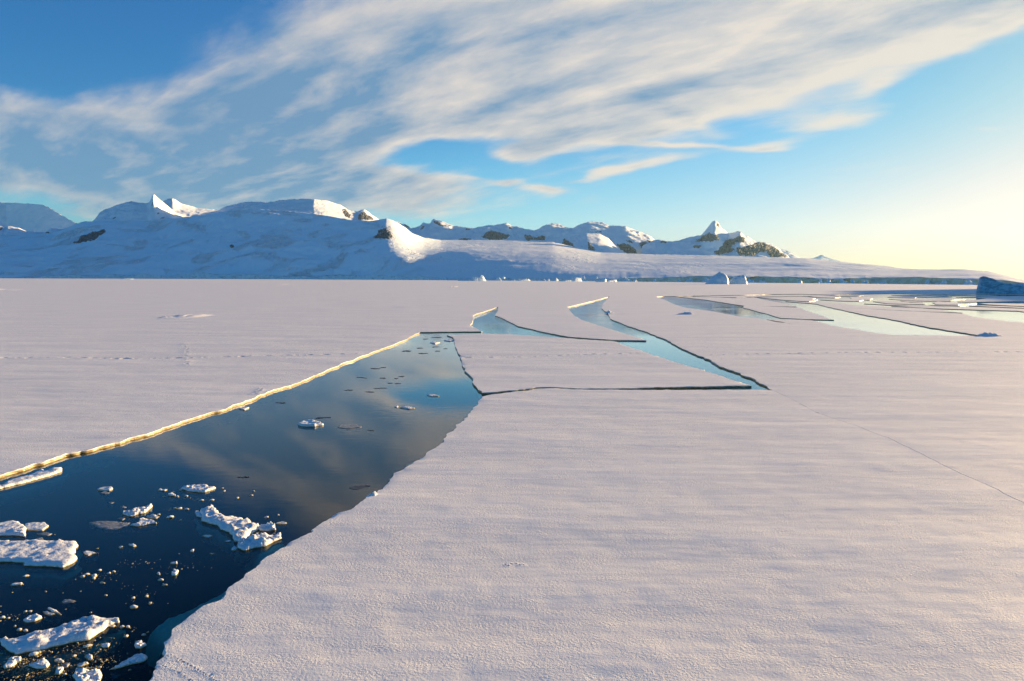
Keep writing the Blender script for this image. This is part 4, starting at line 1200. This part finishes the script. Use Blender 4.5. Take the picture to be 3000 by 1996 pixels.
chunk(z6([(1640, 1380), (1830, 1272), (1900, 1232), (2050, 1152), (2130, 1137), (2220, 1190), (2180, 1250), (2000, 1300), (1800, 1360)]), 0.05, 0.07, "half sunk blue grey slab near the right bank at the bottom", 333, lump_size=0.12)
chunk(z6([(1510, 1022), (1580, 992), (1650, 995), (1620, 1045), (1540, 1050)]), 0.07, 0.05, "cream lump under the yellow edge of the long shard", 334)
chunk(z6([(440, 1300), (520, 1272), (660, 1227), (740, 1290), (700, 1330), (560, 1338)]), 0.12, 0.05, "smooth cream boulder of ice below the long shard", 335)
chunk(z6([(60, 1330), (120, 1272), (230, 1242), (240, 1280), (160, 1330), (80, 1350)]), 0.09, 0.04, "cream oblong block in the left corner below the long shard", 336)
chunk(z6([(110, 1230), (220, 1182), (320, 1200), (320, 1258), (260, 1278), (180, 1252)]), 0.06, 0.07, "crumbly cluster behind the cream oblong block", 347, lump_size=0.09)
chunk(z6([(1130, 1380), (1300, 1347), (1540, 1345), (1400, 1370), (1180, 1394)]), 0.04, 0.02, "thin pale blade of ice just above the nodule covered pancake", 337)
chunk(z6([(1080, 1480), (1150, 1402), (1300, 1400), (1450, 1372), (1540, 1450), (1510, 1560), (1400, 1650), (1150, 1620)]), 0.05, 0.12, "round pancake covered in white nodules at the bottom edge", 338, lump_size=0.11)
chunk(z6([(1270, 1190), (1330, 1152), (1390, 1180), (1380, 1228), (1330, 1230)]), 0.06, 0.05, "knobbly nugget midway between the long shard and the pancake", 348, lump_size=0.07)
chunk(z6([(1170, 1312), (1260, 1282), (1320, 1290), (1250, 1320), (1180, 1340)]), 0.05, 0.06, "string of white nodules above the thin pale blade", 349, lump_size=0.07)
chunk(z6([(940, 1310), (1000, 1290), (1030, 1302), (1000, 1340), (940, 1345)]), 0.05, 0.03, "dull cream flake right of the smooth cream boulder", 350, mat=THIN)
chunk(z6([(835, 1440), (870, 1372), (940, 1360), (930, 1400), (880, 1450)]), 0.05, 0.06, "crumbly strip of nodules left of the pancake", 351, lump_size=0.07)
chunk(z7([(540, 880), (620, 857), (680, 855), (780, 883), (700, 898), (580, 896)]), 0.20, 0.10, "sunlit white hump of ice alone in the upper middle of the wide lead", 352, lump_size=0.5)
chunk(z7([(910, 918), (940, 892), (1080, 890), (1120, 913), (1000, 930)]), 0.04, 0.03, "flat grey floe beside the sunlit white hump", 353, mat=THIN)
chunk(z7([(1430, 724), (1455, 715), (1470, 724), (1450, 732)]), 0.08, 0.03, "tiny white crumb at the left end of the pale strip on the blue reflection", 354)
chunk(z7([(1480, 735), (1540, 725), (1620, 738), (1560, 747)]), 0.08, 0.04, "pale strip of ice on the blue reflection", 355)
chunk(z7([(1730, 620), (1800, 614), (1840, 629), (1780, 633)]), 0.06, 0.03, "small pale strip nearest the right bank on the blue reflection", 356)
chunk(z7([(1755, 137), (1800, 125), (1850, 135), (1800, 147)]), 0.12, 0.08, "cream cluster of crumbs at the far head of the wide lead", 357, lump_size=0.4)
chunk(z7([(1885, 117), (1960, 97), (1985, 115), (1940, 123)]), 0.14, 0.04, "bluish block hugging the wedge floe's corner at the head of the wide lead", 358)
chunk(z7([(-10, 742), (40, 726), (95, 735), (50, 757)]), 0.08, 0.05, "small yellowish crumb raft resting against the left bank", 359, lump_size=0.3)
chunk([(1092, 1446), (1096, 1440), (1101, 1441), (1104, 1449), (1098, 1452)], 0.30, 0.05, "upright white snow lump on the rim of the right bank", 360)
chunk([(923, 1546), (928, 1541), (933, 1546), (928, 1549)], 0.24, 0.04, "small snow knob on the right bank rim below the upright lump", 361)

# dark thin films of new ice
FILM_SPOTS = [((1080, 455), (1185, 468)), ((1290, 372), (1365, 364)), ((1205, 376), (1300, 380)), ((1165, 592), (1245, 594)), ((1290, 466), (1360, 468)), ((1365, 510), (1420, 513)), ((1430, 515), (1495, 516)),
              ((1470, 452), (1525, 449)), ((1495, 217), (1590, 216)), ((1630, 190), (1700, 189)), ((1800, 217), (1855, 217)), ((1690, 105), (1745, 106)), ((1770, 90), (1870, 92)), ((340, 692), (430, 692)),
              ((970, 577), (1055, 575)), ((1230, 560), (1370, 557)), ((1430, 470), (1470, 469)), ((1780, 180), (1845, 178)), ((1880, 195), (1920, 195)), ((1650, 237), (1740, 239)), ((1185, 947), (1250, 948)), ((700, 832), (840, 828)),
              ((-15, 1378), (95, 1374)), ((1020, 1480), (1210, 1455))]
for i, (a, b) in enumerate(FILM_SPOTS):
    a = np.array(a, float); b = np.array(b, float)
    m_ = (a + b) / 2; hw = (b[0] - a[0]) / 2
    hh = 3.5 + 0.02 * hw + (10 if i == len(FILM_SPOTS) - 1 else 0)
    pts = [(m_[0] + hw * math.cos(t) * (0.85 + 0.3 * random.random()), m_[1] + (b[1] - a[1]) / 2 * math.cos(t) - hh * math.sin(t) * (0.5 + random.random())) for t in np.linspace(0, 2 * math.pi, 15)[:-1]]
    chunk(z7(pts), 0.012, 0.02, "thin dark skin of new ice drifting in the wide lead", 400 + i, mat=FILM, name="ice_film", group="thin dark ice skins in the wide lead", cat="ice film", lump_size=0.2)

# crumbs: bits of ice a few pixels across
def crumb_mesh(seed):
    bm = bmesh.new()
    bmesh.ops.create_icosphere(bm, subdivisions=2, radius=1.0)
    for v in bm.verts:
        c_ = v.co
        k = 1 + 0.55 * float(fbm(c_.x * 1.6 + seed, c_.y * 1.6 + c_.z * 1.3, seed, 3))
        v.co = c_ * k
        v.co.z *= 0.62
    me = bpy.data.meshes.new("ice_crumb")
    bm.to_mesh(me); bm.free()
    me.materials.append(CHUNK)
    me.polygons.foreach_set('use_smooth', np.full(len(me.polygons), True))
    return me
CRUMBS = [crumb_mesh(500 + i) for i in range(7)]
lead_px = LEFT_BANK + [(1290, 980), (1340, 1040), (1400, 1150)] + RIGHT_BANK + [(300, 2060), (-60, 2060), (-60, 1420)]
lead_poly = np.array(lead_px, float)
def crumb(u, v, r):
    p = ground([(u, v)], WATER_Z)[0]
    o = bpy.data.objects.new("ice_crumb", CRUMBS[int(RNG.integers(0, 7))])
    COL.objects.link(o)
    o.location = (p[0], p[1], WATER_Z + r * 0.10)
    o.rotation_euler = (0, 0, float(RNG.uniform(0, 6.28)))
    o.scale = (r * float(RNG.uniform(0.8, 1.7)), r * float(RNG.uniform(0.7, 1.2)), r * float(RNG.uniform(0.7, 1.1)))
    tag(o, "small crumb of ice bobbing in the dark water of the wide lead", "ice crumb", "ice crumbs in the wide lead")
for u, v, r in [(657, 1439, .06), (743, 1440, .06), (696, 1460, .06), (736, 1452, .06), (529, 1437, .06), (508, 1443, .05), (652, 1431, .04), (480, 1456, .05), (520, 1456, .06), (545, 1455, .07), (620, 1466, .06), (590, 1467, .07),
                (512, 1490, .05), (525, 1491, .06), (548, 1493, .06), (500, 1516, .09), (530, 1525, .05), (465, 1508, .05), (668, 1587, .06), (690, 1586, .05), (780, 1516, .06), (815, 1510, .05), (291, 1672, .06), (276, 1688, .07), (254, 1684, .06),
                (242, 1690, .05), (275, 1695, .05), (333, 1676, .05), (320, 1680, .05), (470, 1700, .05), (482, 1715, .05), (300, 1709, .05), (75, 1689, .06), (310, 1745, .04), (430, 1747, .05), (440, 1768, .05), (390, 1753, .05), (391, 1779, .07), (370, 1865, .05), (420, 1861, .05),
                (8, 1810, .06), (25, 1812, .04), (75, 1793, .05), (88, 1792, .04), (57, 1846, .06), (75, 1848, .05), (312, 1838, .06), (330, 1836, .05), (358, 1838, .06), (375, 1838, .05), (255, 1895, .06), (262, 1893, .05), (218, 1923, .05), (100, 1918, .07), (115, 1912, .05), (172, 1936, .06), (180, 1940, .05)]:
    crumb(u, v, r)
n = 0
while n < 45:
    u, v = float(RNG.uniform(0, 1000)), float(RNG.uniform(1430, 1990))
    if not inside(np.array([(u, v)]), lead_poly)[0]: continue
    if (u > 520 and v > 1640) or RNG.random() > ((v - 1430) / 560) ** 1.5: continue
    crumb(u, v, float(RNG.uniform(0.010, 0.028)))
    n += 1

# slush: glittering grains nobody could count, one object
sv, sf = [], []
ico = bmesh.new(); bmesh.ops.create_icosphere(ico, subdivisions=1, radius=1.0)
ico.verts.ensure_lookup_table()
IV = np.array([tuple(v.co) for v in ico.verts]); IF = [tuple(v.index for v in f.verts) for f in ico.faces]
ico.free()
PATCHES = [(60, 1935, 90, 40, 420), (170, 1960, 110, 35, 420), (250, 1900, 90, 30, 200), (90, 1975, 120, 25, 320), (300, 1690, 50, 14, 30), (430, 1740, 60, 34, 26), (260, 1690, 30, 10, 24), (20, 1810, 60, 18, 50), (180, 1880, 120, 20, 180), (520, 1520, 40, 10, 20),
           (520, 1492, 40, 3, 30), (510, 1458, 50, 3, 30), (600, 1464, 35, 4, 24), (700, 1590, 60, 6, 20), (360, 1840, 30, 6, 30), (420, 1650, 60, 10, 24), (540, 1660, 70, 10, 24), (300, 1930, 60, 20, 80)]
for cu, cv, su, sv_, cnt in PATCHES:
    for _ in range(cnt):
        u, v = cu + float(RNG.normal()) * su * 0.6, cv + float(RNG.normal()) * sv_ * 0.6
        if not inside(np.array([(u, v)]), lead_poly)[0]: continue
        p = ground([(u, v)], WATER_Z)[0]
        r = float(RNG.uniform(0.004, 0.012)) * (1 + 1.6 * (RNG.random() > 0.9))
        b0 = len(sv)
        for q in IV * RNG.uniform(0.6, 1.4, 3) * r:
            sv.append((p[0] + q[0], p[1] + q[1], WATER_Z + q[2] * 0.7))
        sf += [tuple(b0 + i for i in f) for f in IF]
slush = link_mesh("brash_ice", sv, sf, CHUNK)
slush['kind'] = 'stuff'
slush['label'] = "glittering slush and grains of ice on the dark water at the bottom left"
slush['category'] = "slush"

# ledges of ice under the banks, seen teal through the water
def ledge(outline, z, name, parent):
    P = ground(resample(outline, 6), z)
    P = roughen(P, 0.12, int(abs(P[0][0]) * 10) % 97)
    n = len(P)
    lo, hi = P.min(0), P.max(0)
    gx, gy = np.meshgrid(np.arange(lo[0], hi[0], 0.16), np.arange(lo[1], hi[1], 0.16))
    gp = np.stack([gx.ravel(), gy.ravel()], 1) + RNG.uniform(-0.05, 0.05, (gx.size, 2))
    gp = gp[inside(gp, P)]
    V, E, F, _, _, _ = delaunay_2d_cdt([Vector(p) for p in np.vstack([P, gp])], [(i, (i + 1) % n) for i in range(n)], [], 1, 1e-5)
    V = np.array([tuple(v) for v in V])
    e = np.sqrt(((V[:, None] - P[None]) ** 2).sum(-1).min(1))
    zz = z - 0.6 * (1 - np.clip(e / 0.30, 0, 1)) ** 2 + 0.10 * fbm(V[:, 0] * 1.5, V[:, 1] * 1.5, 5, 3)
    return link_mesh(name, np.column_stack([V, zz]), [tuple(f) for f in F], SUBM, parent=parent)

ledge([(405, 1858), (425, 1838), (462, 1808), (500, 1788), (560, 1765), (618, 1735), (654, 1714), (690, 1700), (760, 1780), (640, 1860), (560, 1930), (500, 1900)], -0.27, "submerged_ledge", sheet)
ledge([(170, 1364), (260, 1345), (330, 1322), (300, 1300), (200, 1330)], -0.45, "submerged_ledge", sheet)
ledge([(640, 1222), (700, 1200), (740, 1185), (700, 1170), (640, 1195)], -0.45, "submerged_ledge", sheet)
ledge([(1175, 1362), (1200, 1350), (1235, 1335), (1260, 1345), (1200, 1380)], -0.45, "submerged_ledge", sheet)
lg = ledge(z5([(1600, 1085), (1800, 1045), (2000, 1000), (2200, 930), (2300, 930), (2420, 1000), (2300, 1090), (2100, 1190), (1920, 1255), (1840, 1240), (1720, 1170)]), -0.27, "submerged_ledge", None)
lg.parent = big18
lg.matrix_parent_inverse = Matrix.Translation(-Vector(big18.location))

# ------------------------------------------------------------------ snow mounds
# a low mound of drifted snow round a breathing hole on the left plain
def mound(px, h, label, seed):
    P = ground(np.array(px, float))
    c = P.mean(0)
    a = (P[:, 0].max() - P[:, 0].min()) / 2; b = max((P[:, 1].max() - P[:, 1].min()) / 2, a * 0.4)
    v_ = []
    nr, na = 14, 48
    for r in range(nr + 1):
        for k in range(na):
            t = 2 * math.pi * k / na; q = r / nr
            x, y = a * q * math.cos(t), b * q * math.sin(t)
            z_ = h * (1 - q * q) ** 1.2 * (1 + 1.5 * float(fbm(x / a * 2.2, y / b * 2.2, seed, 3))) - 0.02
            v_.append((c[0] + x, c[1] + y, float(undulate(c[0] + x, c[1] + y)) + z_))
    f_ = [(r * na + k, (r + 1) * na + k, (r + 1) * na + (k + 1) % na, r * na + (k + 1) % na) for r in range(nr) for k in range(na)]
    o = link_mesh("snow_mound", v_, f_, SNOW)
    return tag(o, label, "snow mound")
mound([(480, 928), (560, 920), (620, 927), (550, 934)], 0.28, "low mound of drifted snow with a blue shaded left side on the left plain", 3)
mound([(462, 931), (500, 929), (530, 931), (490, 933)], 0.20, "flat snow hummock at the left foot of the drifted mound", 4)
mound([(2872, 984), (2900, 981), (2932, 983), (2900, 986)], 0.35, "small heap of broken snow at the near end of the long cream lead", 5)
for i, (u, v, w, lab) in enumerate([(825, 834, 12, "small dark ice lump on the far left plain, nearer of two"), (12, 850, 16, "low ice lump at the far left frame edge of the plain"), (1330, 841, 14, "low ice lump on the far plain below the curled berg"),
                     (1785, 917, 14, "ice rubble on the right rim of the long diagonal lead"), (2010, 921, 26, "low ridge of snow lumps between the diagonal lead and the next"), (1170, 900, 60, "long low drift between the left plain's mound and the second lead")]):
    mound([(u - w, v), (u, v - 1.2), (u + w, v), (u, v + 1.2)], 0.10 if i > 4 else 0.35, lab, 30 + i)

# ------------------------------------------------------------------ air
if True:
    mt, gg, o_ = new_mat("cold_air")
    pv = gg.node('ShaderNodeVolumePrincipled')
    pv.inputs['Color'].default_value = (0.42, 0.74, 1.0, 1)
    pv.inputs['Density'].default_value = 1.8e-5
    pv.inputs['Anisotropy'].default_value = 0.40
    gg.l.new(pv.outputs[0], o_.inputs['Volume'])
    hz_ = box_mesh("haze", -W0 - 200, W0 + 200, -300, W0 + 200, -14.0, 1100.0, mt)
    hz_['kind'] = 'stuff'
